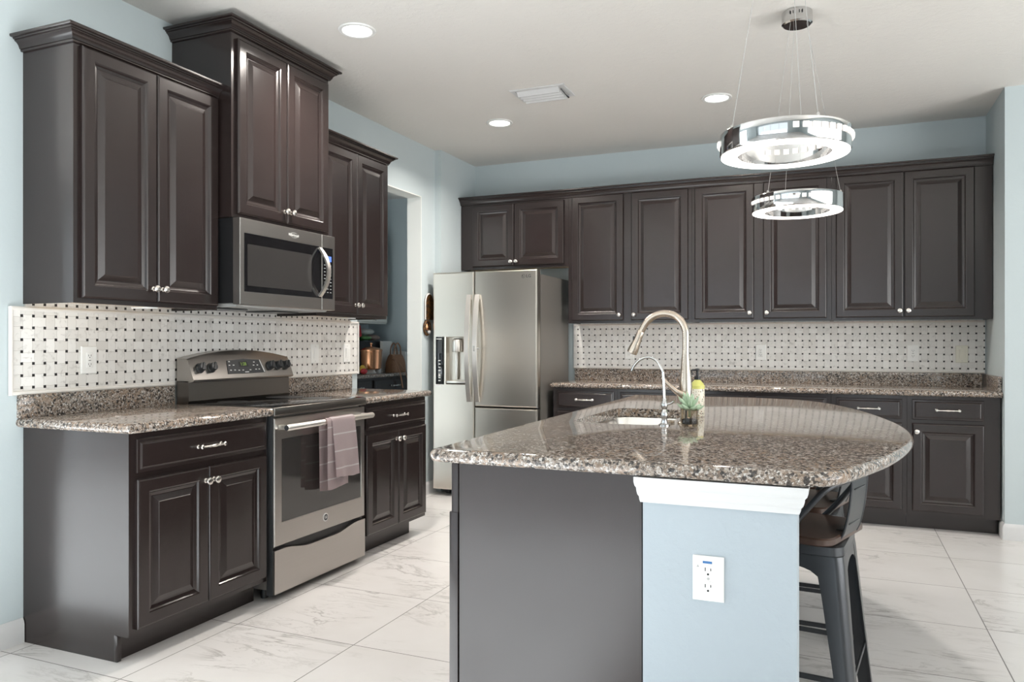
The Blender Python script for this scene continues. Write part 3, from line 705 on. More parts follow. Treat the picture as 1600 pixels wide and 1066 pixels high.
tube(bm, pts, [0.0125, 0.0148, 0.0145, 0.0165, 0.0205, 0.0200, 0.012], 18); o = obj('spray_head', bm, 'nickel', t, smooth=60)
bm = BM(); box(bm, FX - 0.203, FX - 0.194, FY - 0.004, FY + 0.009, 1.222, 1.245, 0.003); obj('spray_button', bm, 'dkgrey', o)
bm = BM(); tube(bm, [(FX + 0.006, FY - 0.016, 1.020), (FX - 0.012, FY - 0.026, 1.026), (FX - 0.030, FY - 0.032, 1.038), (FX - 0.055, FY - 0.036, 1.060), (FX - 0.078, FY - 0.038, 1.083), (FX - 0.083, FY - 0.038, 1.088)], [0.015, 0.0145, 0.0105, 0.0075, 0.0065, 0.003], 14); obj('lever', bm, 'nickel', t, smooth=60)
# filter faucet
GX, GY = -0.588, 2.832
t = thing('filter_faucet', 'small chrome filtered-water faucet with a thin curved spout', 'faucet', (GX, GY, 0.914))
bm = BM(); lathe(bm, [(0.021, 0), (0.021, 0.004), (0.013, 0.008), (0.010, 0.022), (0.0125, 0.030), (0.014, 0.042), (0.0105, 0.055), (0.0085, 0.060), (0.012, 0.068), (0.0125, 0.080), (0.008, 0.092), (0.0065, 0.100)], (GX, GY, 0.9142), (0, 0, 1), 22); obj('body', bm, 'chrome', t)
Lf = lambda a, z: (GX - a, GY + 0.03 * a, z)
bm = BM(); tube(bm, spline([Lf(0, 1.01), Lf(0.004, 1.09), Lf(0.008, 1.118), Lf(0.028, 1.151), Lf(0.056, 1.165), Lf(0.088, 1.158), Lf(0.112, 1.136), Lf(0.124, 1.114)], 7), 0.0052, 12); obj('spout', bm, 'chrome', t, smooth=60)
bm = BM(); tube(bm, [(GX + 0.008, GY, 0.992), (GX + 0.024, GY - 0.004, 0.996), (GX + 0.036, GY - 0.006, 1.004)], [0.005, 0.004, 0.005], 10); obj('lever', bm, 'chrome', t, smooth=60)
# air gap cap beside the faucet
bm = BM(); lathe(bm, [(0.020, 0), (0.020, 0.006), (0.017, 0.009), (0.002, 0.0095)], (-0.592, 2.945, 0.9143), (0, 0, 1), 22); tag(obj('hole_cover', bm, 'nickel', None, (-0.592, 2.945, 0.914)), 'low round nickel cap on the island top beside the faucet base', 'cap')
# jar with succulent
JX, JY = -0.502, 2.862
t = thing('succulent_jar', 'small smoked glass jar holding a pale green succulent, in front of the faucet', 'plant', (JX, JY, 0.914))
bm = BM(); lathe(bm, [(0.028, 0), (0.0315, 0.003), (0.0320, 0.010), (0.0315, 0.062), (0.0300, 0.064), (0.0288, 0.062), (0.0292, 0.010), (0.027, 0.006), (0.001, 0.006)], (JX, JY, 0.9143), (0, 0, 1), 28); obj('jar', bm, 'jarglass', t, smooth=50)
bm = BM(); lathe(bm, [(0.026, 0), (0.028, 0.003), (0.028, 0.016), (0.020, 0.019), (0.001, 0.020)], (JX, JY, 0.9212), (0, 0, 1), 20); obj('soil', bm, 'soil', t)
bm = BM()
for lay, (n, el, ln) in enumerate(((7, 12, 0.055), (7, 40, 0.052), (5, 65, 0.045))):
    for k in range(n):
        az = 2 * PI * k / n + lay * 0.5 + random.uniform(-.15, .15); e = R_(el + random.uniform(-6, 6)); l = ln * random.uniform(.85, 1.1)
        d = Vector((math.cos(az) * math.cos(e), math.sin(az) * math.cos(e), math.sin(e))); b0 = Vector((JX, JY, 0.974 + lay * 0.006))
        pts = [b0, b0 + d * l * .35, b0 + d * l * .75 + Vector((0, 0, .003)), b0 + d * l + Vector((0, 0, .009))]
        tube(bm, pts, [0.004, 0.0075, 0.006, 0.0008], 8)
tube(bm, [(JX, JY, 0.945), (JX, JY, 0.985)], 0.005, 8)
obj('succulent', bm, 'succ', t, smooth=60)
# soap bottle
BX, BY = -0.535, 3.235
t = thing('soap_bottle', 'patterned soap bottle with a yellow-green cap and black pump behind the jar', 'bottle', (BX, BY, 0.914))
bm = BM(); lathe(bm, [(0.027, 0), (0.0295, 0.004), (0.0295, 0.118), (0.028, 0.126)], (BX, BY, 0.9143), (0, 0, 1), 26); obj('bottle', bm, 'label', t)
bm = BM(); lathe(bm, [(0.0298, 0), (0.030, 0.014), (0.0285, 0.015)], (BX, BY, 1.030), (0, 0, 1), 26); obj('label_band', bm, 'limegreen', t)
bm = BM(); lathe(bm, [(0.0275, 0), (0.0255, 0.010), (0.015, 0.022), (0.012, 0.026)], (BX, BY, 1.0405), (0, 0, 1), 26); obj('shoulder', bm, 'limegreen', t)
bm = BM(); lathe(bm, [(0.013, 0), (0.013, 0.014), (0.006, 0.016), (0.005, 0.036), (0.009, 0.038), (0.009, 0.045), (0.004, 0.047)], (BX, BY, 1.067), (0, 0, 1), 18)
tube(bm, [(BX, BY, 1.107), (BX - 0.018, BY - 0.008, 1.107), (BX - 0.030, BY - 0.013, 1.100)], 0.0042, 8); obj('pump', bm, 'black', t)

# ------------------------------------------------------------------ range
RY0, RY1 = 2.8865, 3.6425
t = thing('electric_range', 'stainless electric range with black glass cooktop and large oven window', 'oven', (-2.72, 3.265, 0))
bm = BM(); box(bm, -3.035, -2.475, RY0, RY1, 0.055, 0.875); obj('body', bm, 'steel_side', t, smooth=0)
bm = BM()
for y in (RY0 + 0.05, RY1 - 0.05):
    for x in (-2.98, -2.53): lathe(bm, [(0.018, 0), (0.018, 0.03), (0.01, 0.055)], (x, y, 0.0005), (0, 0, 1), 14)
obj('levelling_feet', bm, 'black', t)
bm = BM(); box(bm, -2.97, -2.424, RY0 - 0.003, RY1 + 0.003, 0.8755, 0.9165, 0.005, 3); cf = obj('cooktop_frame', bm, 'steel_d', t)
bm = BM(); box(bm, -2.965, -2.432, RY0 + 0.004, RY1 - 0.004, 0.9167, 0.9195, 0.001); ck = obj('cooktop', bm, 'blackglass', t)
bm = BM()
def ringxy(c, r0, r1, z):
    lathe(bm, [(r0, 0), (r1, 0), (r1, 0.0002), (r0, 0.0002), (r0, 0)], (c[0], c[1], z), (0, 0, 1), 40)
for c, r in (((-2.62, 3.07), 0.105), ((-2.62, 3.46), 0.08), ((-2.84, 3.07), 0.08), ((-2.84, 3.46), 0.10)): ringxy(c, r - 0.002, r, 0.9197)
obj('burner_rings', bm, 'dkgrey', ck)
# backguard riser and control panel
bm = BM(); loft(bm, [[(-3.036, y, 0.896), (-2.972, y, 0.896), (-2.958, y, 0.93), (-2.960, y, 1.03), (-3.036, y, 1.03)] for y in (RY0, RY1 - 0.0)]); obj('riser', bm, 'steel_d', t, smooth=20)
bm = BM(); loops = []
yc = (RY0 + RY1) / 2; hw = (RY1 - RY0) / 2
def ztop(y): return 1.140 + 0.042 * (1 - ((y - yc) / hw) ** 2)
for i in range(33):
    y = RY0 + (RY1 - RY0) * i / 32; zt = ztop(y)
    loops.append([(-3.036, y, 1.028), (-2.950, y, 1.022), (-2.928, y, 1.028), (-2.926, y, 1.036), (-2.930, y, 1.044), (-2.930 - (zt - 1.052) * 0.4009, y, zt - 0.008), (-2.9375 - (zt - 1.052) * 0.4009, y, zt), (-3.036, y, zt + 0.002)])
loft(bm, loops); cp = obj('control_panel', bm, 'steel', t, smooth=30)
Fp0 = Vector((-2.930, 0, 1.044)); Fp1 = Vector((-2.9725, 0, 1.150)); FU = (Fp1 - Fp0).normalized(); FN = Vector((FU.z, 0, -FU.x))
def MP(a, b, c):
    p = Fp0 + FU * b + FN * c; return (p.x, a, p.z)
bm = BM(); prism(bm, [(3.130, 0.014), (3.415, 0.014), (3.400, 0.088), (3.27, 0.096), (3.145, 0.088)], MP, 0.0006, 0.003); pd = obj('display_panel', bm, 'dkgrey', cp, smooth=0)
bm = BM(); prism(bm, [(3.222, 0.050), (3.296, 0.050), (3.290, 0.082), (3.226, 0.082)], MP, 0.0031, 0.0036); obj('clock_window', bm, 'black', pd, smooth=0)
bm = BM(); text(bm, '1:28', 0.026, MP, 3.259, 0.066, 0.0042); obj('clock_digits', bm, 'lcd_green', pd, smooth=0)
bm = BM()
for a, b in ((3.16, 0.082), (3.155, 0.062), (3.185, 0.062), (3.155, 0.034), (3.185, 0.034), (3.215, 0.032), (3.245, 0.032), (3.30, 0.032), (3.345, 0.076), (3.335, 0.058), (3.365, 0.058), (3.345, 0.034), (3.37, 0.034)):
    mbox(bm, MP, a - 0.006, a + 0.006, b - 0.0025, b + 0.0025, 0.0031, 0.0035) if False else prism(bm, [(a - 0.006, b - 0.0025), (a + 0.006, b - 0.0025), (a + 0.006, b + 0.0025), (a - 0.006, b + 0.0025)], MP, 0.0031, 0.0035)
prism(bm, [(3.255, 0.018), (3.285, 0.018), (3.285, 0.023), (3.255, 0.023)], MP, 0.0031, 0.0035)
obj('key_symbols', bm, 'mark', pd, smooth=0)
bm = BM(); prism(bm, [(3.402, 0.016), (3.410, 0.016), (3.396, 0.088), (3.390, 0.088)], MP, 0.0031, 0.0042); obj('bright_edge', bm, 'mark', pd, smooth=0)
for y in (2.948, 3.024, 3.462, 3.528, 3.594):
    bm = BM(); lathe(bm, [(0.026, 0), (0.026, 0.004), (0.0225, 0.008), (0.0215, 0.026), (0.019, 0.030), (0.002, 0.031)], MP(y, 0.052, 0.0006), FN, 22)
    c = Vector(MP(y, 0.052, 0.031)); d = (FU + Vector((0, .6, 0))).normalized(); side = d.cross(FN).normalized()
    loft(bm, [[c - d * 0.021 - side * 0.006 + FN * h, c + d * 0.021 - side * 0.006 + FN * h, c + d * 0.021 + side * 0.006 + FN * h, c - d * 0.021 + side * 0.006 + FN * h] for h in (-0.012, 0.004)])
    obj('knob', bm, 'dkgrey', cp)
# oven door
DX = -2.432
bm = BM(); rects(bm, ML, [(RY0 + .004, RY1 - .004, 0.258, 0.864, -2.474), (RY0 + .004, RY1 - .004, 0.258, 0.864, DX - 0.004), (RY0 + .008, RY1 - .008, 0.262, 0.860, DX), (2.942, 3.604, 0.366, 0.765, DX), (2.944, 3.602, 0.368, 0.763, DX - 0.004)]); od = obj('oven_door', bm, 'steel', t, smooth=20)
bm = BM(); mbox(bm, ML, 2.9445, 3.6015, 0.3685, 0.7625, DX - 0.0039, DX - 0.0012); obj('oven_window', bm, 'ovenglass', od, smooth=0)
bm = BM(); lathe(bm, [(0.021, 0), (0.021, 0.003), (0.017, 0.0045), (0.017, 0.0035), (0.001, 0.0035)], (DX, 3.280, 0.322), (1, 0, 0), 32); bd = obj('badge', bm, 'mark', od)
bm = BM(); lathe(bm, [(0.0162, 0), (0.0162, 0.0006)], (DX + 0.0037, 3.280, 0.322), (1, 0, 0), 32); obj('badge_face', bm, 'dkgrey', bd)
bm = BM(); text(bm, 'GE', 0.018, ML, 3.280, 0.322, DX + 0.0048); obj('badge_letters', bm, 'mark', bd, smooth=0)
HX = -2.372
bm = BM(); tube(bm, [(HX, 2.905, 0.822), (HX, 2.912, 0.822), (HX, 3.622, 0.822), (HX, 3.629, 0.822)], [0.012, 0.0155, 0.0155, 0.012], 18)
for y in (2.925, 3.609): box(bm, DX + 0.0006, HX, y - 0.011, y + 0.011, 0.811, 0.833, 0.004)
oh = obj('oven_handle', bm, 'bright', od)
bm = BM(); lathe(bm, [(0.0125, 0), (0.0125, 0.002), (0.001, 0.0025)], (HX, 2.9045, 0.822), (0, -1, 0), 18); obj('handle_end_cap', bm, 'dkgrey', oh)
# drawer with its curved grip edge
bm = BM(); pts = [(RY0 + .004, 0.036), (RY1 - .004, 0.036)]
top = []
for i in range(21):
    s = i / 20; y = RY1 - .004 - (RY1 - RY0 - .008) * s; u = abs(s - 0.5) * 2
    k = min(1, max(0, (u - 0.30) / 0.5)); k = k * k * (3 - 2 * k); top.append((y, 0.214 + 0.027 * k))
prism(bm, pts + top, ML, -2.474, DX + 0.002); obj('storage_drawer', bm, 'steel', t, smooth=20)
bm = BM(); box(bm, -2.473, -2.452, RY0 + .006, RY1 - .006, 0.20, 0.257); obj('drawer_recess', bm, 'black', t, smooth=0)
bm = BM(); box(bm, -2.474, -2.44, RY0 - 0.0005, RY0 + 0.0035, 0.03, 0.894); obj('side_trim', bm, 'dkgrey', t, smooth=0)
# towel on the handle
def towel():
    bm = BM(); uvl = bm.loops.layers.uv.new('UVMap')
    def sheet(y0, y1, z_end, ro, seed, skew, xo, upto):
        pth = []
        # from the outer hem, up over the bar, down behind
        zc = 0.822; n = 26
        Lf = zc - z_end
        for i in range(n + 1): pth.append((HX + ro + xo * (1 - i / n), z_end + Lf * i / n))
        for k in range(1, 9):
            a = PI * k / 8 * upto; pth.append((HX + ro * math.cos(a), zc + ro * math.sin(a)))
        return pth
    def build(pth, y0, y1, z_low, seed, foldamp, skew):
        rows = []; s = 0; prev = None; W = 12
        Ltot = 0
        for i, (x, z) in enumerate(pth):
            if prev: s += math.hypot(x - prev[0], z - prev[1])
            prev = (x, z); row = []
            h = max(0, min(1, (0.822 - z) / 0.34))
            for j in range(W + 1):
                w = j / W; y = y0 + (y1 - y0) * w + skew * h
                f = foldamp * h * (math.sin(w * PI * 2.0 + seed) * 0.6 + math.sin(w * PI * 4.3 + seed * 2 + z * 6) * 0.4)
                row.append((bm.verts.new((x + f + foldamp * h, y, z + 0.006 * math.sin(w * 5 + seed) * (1 if i == 0 else h * 0.3))), (w, s)))
            rows.append(row)
        for i in range(len(rows) - 1):
            for j in range(W):
                q = (rows[i][j], rows[i][j + 1], rows[i + 1][j + 1], rows[i + 1][j])
                fc = bm.faces.new([v for v, _ in q])
                for lp, (_, uv) in zip(fc.loops, q): lp[uvl].uv = uv
    # front layer over the bar, then the longer back layer
    build(sheet(0, 0, 0.535, 0.0225, 1, 0, 0.012, 1.0), 3.225, 3.425, 0.53, 0.8, 0.010, 0.012)
    zb = 0.472; pb = [(HX - 0.0225, 0.822 - (0.822 - zb) * i / 26) for i in range(27)]
    build(pb[::-1], 3.178, 3.380, zb, 2.2, 0.004, -0.004)
    # second, inner fold seen below the front hem
    pi = [(HX + 0.0195, 0.486 + (0.822 - 0.486) * i / 26) for i in range(27)] + [(HX + 0.0195 * math.cos(PI * k / 8), 0.822 + 0.0195 * math.sin(PI * k / 8)) for k in range(1, 9)]
    build(pi, 3.190, 3.365, 0.49, 3.6, 0.005, 0.0)
    bmesh.ops.solidify(bm, geom=bm.faces[:], thickness=0.0022)
    return bm
tw = towel()
tag(obj('dish_towel', tw, 'towel', None, (HX, 3.30, 0.82), 60), 'mauve dish towel with white stripes hanging over the oven handle', 'towel')

# ------------------------------------------------------------------ microwave
MX = -2.632
t = thing('microwave', 'stainless over-the-range microwave with a bowed handle', 'microwave', (-2.84, 3.265, 1.40))
bm = BM(); box(bm, XW + 0.012, MX - 0.045, 2.884, 3.640, 1.412, 1.8235); obj('body', bm, 'black', t, smooth=0)
bm = BM(); loft(bm, [[(XW + 0.03, y, 1.4115), (MX - 0.03, y, 1.4115), (MX - 0.05, y, 1.396), (XW + 0.03, y, 1.392)] for y in (2.91, 3.62)]); ub = obj('underside_vent', bm, 'grey', t, smooth=0)
bm = BM()
for y in (3.0, 3.4): box(bm, XW + 0.08, MX - 0.16, y - 0.09, y + 0.12, 1.387, 1.3915)
obj('grease_filter', bm, 'dkgrey', ub, smooth=0)
def mwfront(name, a0, a1, g0, g1, par):
    bm = BM(); rects(bm, ML, [(a0, a1, 1.404, 1.8225, MX - 0.044), (a0, a1, 1.404, 1.8225, MX - 0.004), (a0 + .003, a1 - .003, 1.407, 1.8195, MX), (g0, g1, 1.468, 1.752, MX), (g0, g1, 1.468, 1.752, MX - 0.004)])
    return obj(name, bm, 'steel', par, smooth=20)
dr = mwfront('door', 2.885, 3.5185, 2.912, 3.5150, t)
bm = BM(); mbox(bm, ML, 2.9125, 3.5145, 1.4685, 1.7515, MX - 0.0039, MX - 0.001); gl = obj('door_glass', bm, 'blackglass', dr, smooth=0)
bm = BM(); mbox(bm, ML, 2.935, 3.430, 1.498, 1.700, MX - 0.0009, MX - 0.0002); obj('viewing_window', bm, 'mwglass', gl, smooth=0)
cp = mwfront('control_side', 3.5205, 3.640, 3.524, 3.620, t)
bm = BM(); mbox(bm, ML, 3.5245, 3.6195, 1.4685, 1.7515, MX - 0.0039, MX - 0.001); kp = obj('keypad', bm, 'blackglass', cp, smooth=0)
bm = BM(); mbox(bm, ML, 3.560, 3.606, 1.676, 1.706, MX - 0.0009, MX - 0.0003); dsp = obj('display', bm, 'lcd_blue', kp, smooth=0)
bm = BM()
for r in range(9):
    for q in range(3): mbox(bm, ML, 3.540 + q * 0.027, 3.552 + q * 0.027, 1.654 - r * 0.019, 1.6565 - r * 0.019, MX - 0.0009, MX - 0.0004)
obj('key_symbols', bm, 'mark', kp, smooth=0)
bm = BM(); pts = [(MX + 0.002 + 0.060 * (1 - (s * 2 - 1) ** 2), 3.4985, 1.478 + 0.266 * s) for s in [i / 24 for i in range(25)]]
strip(bm, pts, (0, 1, 0), 0.026, 0.011); bmesh.ops.bevel(bm, geom=[e for e in bm.edges if e.calc_length() > 0.0105], offset=0.002, segments=1, affect='EDGES') if False else None
obj('handle', bm, 'bright', dr, smooth=50)
bm = BM(); text(bm, 'Whirlpool', 0.020, ML, 3.278, 1.786, MX + 0.0008)
for k in range(40):
    a0, a1 = 2 * PI * k / 48 + 0.6, 2 * PI * (k + 1) / 48 + 0.6
    f = lambda a, q: (3.282 + (0.028 + q) * math.cos(a), 1.786 + (0.013 + q * 0.6) * math.sin(a))
    prism(bm, [f(a0, 0), f(a1, 0), f(a1, 0.0015), f(a0, 0.0015)], ML, MX + 0.0004, MX + 0.001)
obj('logo', bm, 'mark', dr, smooth=0)

# ------------------------------------------------------------------ refrigerator
FXL, FXR, FYF = -2.997, -2.098, 5.45
t = thing('refrigerator', 'stainless side-by-side refrigerator with ice and water dispenser', 'refrigerator', (-2.55, 5.85, 0))
bm = BM(); box(bm, FXL + 0.006, FXR - 0.004, FYF + 0.085, 6.20, 0.045, 1.752); obj('cabinet_body', bm, 'steel_side', t, smooth=0)
bm = BM(); box(bm, FXL + 0.01, FXR - 0.01, FYF + 0.066, FYF + 0.086, 0.06, 1.765); obj('door_gasket', bm, 'black', t, smooth=0)
SPL = -2.628
C0 = -(FYF + 0.066); C1 = -FYF
rx0, rx1, rz0, rz1 = -2.882, -2.688, 0.892, 1.272
bm = BM(); rects(bm, MB, [(FXL, SPL - .003, 0.052, 1.785, C0), (FXL, SPL - .003, 0.052, 1.785, C1 - 0.012), (FXL + .004, SPL - .007, 0.056, 1.781, C1 - 0.004), (FXL + .012, SPL - .015, 0.064, 1.773, C1),
                          (rx0, rx1, rz0, rz1, C1), (rx0 + .003, rx1 - .003, rz0 + .003, rz1 - .003, C1 - 0.003), (rx0 + .008, rx1 - .008, rz0 + .01, rz1 - .006, C1 - 0.055)])
fd = obj('freezer_door', bm, 'steel_f', t, smooth=25)
bm = BM(); rects(bm, MB, [(SPL + .003, FXR, 0.726, 1.785, C0), (SPL + .003, FXR, 0.726, 1.785, C1 - 0.012), (SPL + .007, FXR - .004, 0.730, 1.781, C1 - 0.004), (SPL + .015, FXR - .012, 0.738, 1.773, C1)]); fr = obj('upper_door', bm, 'steel_f', t, smooth=25)
bm = BM(); rects(bm, MB, [(SPL + .003, FXR, 0.052, 0.718, C0), (SPL + .003, FXR, 0.052, 0.718, C1 - 0.012), (SPL + .007, FXR - .004, 0.056, 0.714, C1 - 0.004), (SPL + .015, FXR - .012, 0.064, 0.706, C1)]); obj('lower_door', bm, 'steel_f', t, smooth=25)
# dispenser
bm = BM(); mbox(bm, MB, -2.968, -2.894, 0.892, 1.272, C1 + 0.0003, C1 + 0.0025, 0.001); dp = obj('dispenser_controls', bm, 'blackglass', fd)
bm = BM()
for i, z in enumerate((1.082, 1.055, 1.028, 1.002, 0.972, 0.945, 0.922)): mbox(bm, MB, -2.944, -2.924, z - 0.004, z + 0.004, C1 + 0.0026, C1 + 0.0031)
prism(bm, [(-2.948, 0.955), (-2.920, 0.955), (-2.934, 0.975)], MB, C1 + 0.0026, C1 + 0.0031)
mbox(bm, MB, -2.962, -2.915, 1.252, 1.258, C1 + 0.0026, C1 + 0.0031)
obj('key_symbols', bm, 'mark', dp, smooth=0)
bm = BM(); mbox(bm, MB, -2.950, -2.912, 1.14, 1.238, C1 + 0.0026, C1 + 0.0031); obj('display_window', bm, 'dkgrey', dp, smooth=0)
bm = BM(); mbox(bm, MB, rx0 + 0.009, rx1 - 0.009, rz0 + 0.011, rz0 + 0.03, C1 - 0.05, C1 + 0.004, 0.003); obj('drip_tray', bm, 'bright', fd)
bm = BM(); lathe(bm, [(0.036, 0), (0.040, 0.01), (0.040, 0.075), (0.034, 0.098), (0.015, 0.11)], (-2.790, FYF + 0.022, 1.150), (0, 0, 1), 22); obj('ice_chute', bm, 'bright', fd)
bm = BM(); box(bm, -2.812, -2.788, FYF + 0.03, FYF + 0.045, 0.93, 1.148, 0.004); obj('dispenser_paddle', bm, 'bright', fd)
bm = BM(); mbox(bm, MB, -2.972, -2.925, 0.872, 0.884, C1 + 0.0003, C1 + 0.0008); obj('brand_sticker', bm, 'mark', fd, smooth=0)
def fridge_handle(x, par, bow):
    bm = BM(); pts = []; ws = []
    for i in range(31):
        s = i / 30; k = 1 - (2 * s - 1) ** 2
        pts.append((x + bow * k, FYF - 0.014 - 0.050 * k, 0.762 + 0.838 * s)); ws.append(0.036)
    strip(bm, pts, (1, 0.15, 0), ws, 0.016)
    box(bm, x - 0.016, x + 0.016, FYF - 0.022, FYF - 0.0005, 0.762, 0.80, 0.004); box(bm, x - 0.016, x + 0.016, FYF - 0.022, FYF - 0.0005, 1.562, 1.600, 0.004)
    return obj('handle', bm, 'bright', par, smooth=50)
fridge_handle(SPL - 0.037, fd, 0.0); h = fridge_handle(SPL + 0.034, fr, 0.0)
bm = BM(); box(bm, SPL + 0.026, SPL + 0.042, FYF - 0.0745, FYF - 0.0718, 1.158, 1.200, 0.001); tube(bm, [(SPL + 0.045, FYF - 0.058, 1.180), (SPL + 0.070, FYF - 0.056, 1.180)], 0.006, 10); obj('door_button', bm, 'grey', h)
# logo: round emblem and letters
bm = BM(); ec = (-2.211, 1.733)
lathe(bm, [(0.0125, 0), (0.0145, 0), (0.0145, 0.0008), (0.0125, 0.0008), (0.0125, 0)], MB(ec[0], ec[1], C1 + 0.0003), (0, -1, 0), 28)
mbox(bm, MB, ec[0] - 0.004, ec[0] - 0.0015, ec[1] - 0.006, ec[1] + 0.006, C1 + 0.0003, C1 + 0.001); mbox(bm, MB, ec[0] - 0.004, ec[0] + 0.003, ec[1] - 0.006, ec[1] - 0.004, C1 + 0.0003, C1 + 0.001)
lathe(bm, [(0.003, 0), (0.003, 0.0008)], MB(ec[0] - 0.006, ec[1] + 0.004, C1 + 0.0003), (0, -1, 0), 12)
text(bm, 'LG', 0.034, MB, -2.168, 1.733, C1 + 0.0007); obj('logo', bm, 'dkgrey', fr, smooth=0)
bm = BM()
for x in (FXL + 0.05, FXR - 0.05): box(bm, x - 0.035, x + 0.035, FYF + 0.02, FYF + 0.12, 1.7525, 1.782, 0.006)
obj('hinge_cover', bm, 'grey', t)
bm = BM()
for x in (FXL + 0.08, FXR - 0.08):
    for y in (FYF + 0.12, 6.1): lathe(bm, [(0.024, -0.02), (0.026, -0.015), (0.026, 0.015), (0.024, 0.02)], (x, y, 0.0268), (1, 0, 0), 18)
    box(bm, x - 0.03, x + 0.03, FYF + 0.09, FYF + 0.16, 0.03, 0.046)
obj('roller', bm, 'black', t)

# ------------------------------------------------------------------ bar stools
def turn0(b): bmesh.ops.rotate(b, verts=b.verts[:], cent=(0, 0, 0), matrix=Matrix.Rotation(R_(-11), 3, 'Z')); return b
def make_stool(label, loc, rot):
    t = thing('bar_stool', label, 'stool', (0, 0, 0), 'gunmetal bar stools along the island')
    H = 0.600
    bm = BM(); sq = lambda h, r, z: [(p.x, p.y, z) for p in rounded([(-h, -h), (h, -h), (h, h), (-h, h)], r, 5)]
    loft(bm, [sq(0.172, 0.04, 0.566), sq(0.176, 0.042, 0.570), sq(0.175, 0.042, 0.596), sq(0.168, 0.04, H), sq(0.150, 0.03, H), sq(0.150, 0.03, 0.590)]); obj('seat_pan', bm, 'gun', t)
    bm = BM(); loft(bm, [sq(0.176, 0.05, H + 0.001), sq(0.181, 0.055, H + 0.005), sq(0.181, 0.055, H + 0.021), sq(0.176, 0.05, H + 0.026)]); obj('seat', turn0(bm), 'seat', t)
    for sx in (-1, 1):
        for sy in (-1, 1):
            bm = BM(); loops = []
            for z, c, arm in ((0.568, 0.174, 0.092), (0.54, 0.178, 0.080), (0.45, 0.187, 0.071), (0.25, 0.206, 0.058), (0.004, 0.230, 0.046)):
                r = min(0.030, arm * 0.5); o = []
                def cornerpts(c, r, n=6): return [(c - r + r * math.cos(a), c - r + r * math.sin(a)) for a in [PI / 2 * i / n for i in range(n + 1)]]
                outer = [(c, c - arm)] + cornerpts(c, r) + [(c - arm, c)]
                ci = c - 0.003; inner = [(c - arm, ci)] + cornerpts(ci, max(r - 0.003, 0.004))[::-1] + [(ci, c - arm)]
                loops.append([(sx * x, sy * y, z) for x, y in outer + inner])
            loft(bm, loops); lg = obj('leg', bm, 'gun', t, smooth=40)
            bm = BM(); box(bm, sx * 0.224 - 0.016 + (-0.006 if sx > 0 else 0.006), sx * 0.224 + 0.016 + (-0.006 if sx > 0 else 0.006), sy * 0.224 - 0.016 + (-0.006 if sy > 0 else 0.006), sy * 0.224 + 0.016 + (-0.006 if sy > 0 else 0.006), 0.0, 0.012, 0.002); obj('foot_cap', bm, 'black', lg)
    for k in range(4):
        bm = BM(); a = k * PI / 2; ca, sa = math.cos(a), math.sin(a)
        n = 10; top = []
        pl = [(-0.135, 0.566), (0.135, 0.566), (0.105, 0.505)]
        arcp = [(-0.105 + 0.21 * i / n, 0.505 + 0.030 * math.sin(PI * i / n) ** 0.6) for i in range(n + 1)][::-1]
        poly_ = [(-0.12, 0.567), (0.12, 0.567)] + arcp
        loft(bm, [[(ca * (c + (0.566 - z) * 0.09) - sa * y, sa * (c + (0.566 - z) * 0.09) + ca * y, z) for y, z in poly_] for c in (0.1725, 0.1745)]); obj('apron', bm, 'gun', t, smooth=20)
        bm = BM(); q = 0.203; p0 = Vector((ca * q - sa * (-0.165), sa * q + ca * (-0.165), 0.205)); p1 = Vector((ca * q - sa * 0.165, sa * q + ca * 0.165, 0.205))
        strip(bm, [p0, p1], (0, 0, 1), 0.016, 0.006); obj('footrest_bar', bm, 'gun', t, smooth=0)
    # swivel seat turned a little: low back with hoop tube and centre slat on the +x side
    SW = Matrix.Rotation(R_(-11), 3, 'Z')
    def turn(b): bmesh.ops.rotate(b, verts=b.verts[:], cent=(0, 0, 0), matrix=SW); return b
    bm = BM(); pts = spline([(0.020, -0.188, 0.598), (0.075, -0.192, 0.660), (0.130, -0.190, 0.730), (0.168, -0.176, 0.776), (0.196, -0.128, 0.795), (0.210, -0.060, 0.800), (0.213, 0, 0.801),
                             (0.210, 0.060, 0.800), (0.196, 0.128, 0.795), (0.168, 0.176, 0.776), (0.130, 0.190, 0.730), (0.075, 0.192, 0.660), (0.020, 0.188, 0.598)], 5)
    tube(bm, pts, 0.0095, 12); obj('back_hoop', turn(bm), 'gun', t, smooth=60)
    bm = BM(); sp = spline([(0.178, 0, 0.612), (0.190, 0, 0.640), (0.203, 0, 0.700), (0.210, 0, 0.760), (0.212, 0, 0.796)], 5)
    strip(bm, sp, (0, 1, 0), 0.15, 0.003); sl = obj('back_slat', turn(bm), 'gun', t, smooth=50)
    bm = BM()
    for s in (-1, 1): tube(bm, [(p.x, s * 0.075, p.z) for p in sp], 0.004, 8)
    for z, w in ((0.655, 0.10), (0.765, 0.10)): box(bm, 0.1905 if z < .7 else 0.2085, 0.1975 if z < .7 else 0.2145, -w / 2, w / 2, z - 0.002, z + 0.002, 0.0008)
    obj('slat_ribs', turn(bm), 'gun', sl, smooth=60)
    bm = BM(); box(bm, 0.150, 0.186, -0.03, 0.03, H + 0.0265, H + 0.0295, 0.001); obj('slat_bracket', turn(bm), 'gun', t)
    t.location = loc; t.rotation_euler = (0, 0, rot)
    return t
st = make_stool('nearest gunmetal bar stool with a wood seat, right beside the island end wall', (-0.138, 2.715, 0), R_(-7))
dup(st, (-0.165, 3.185, 0), R_(-4), 'second gunmetal bar stool with a wood seat, just behind the nearest one')
dup(st, (-0.170, 3.655, 0), R_(-3), 'farthest gunmetal bar stool, hidden behind the other two at the island')

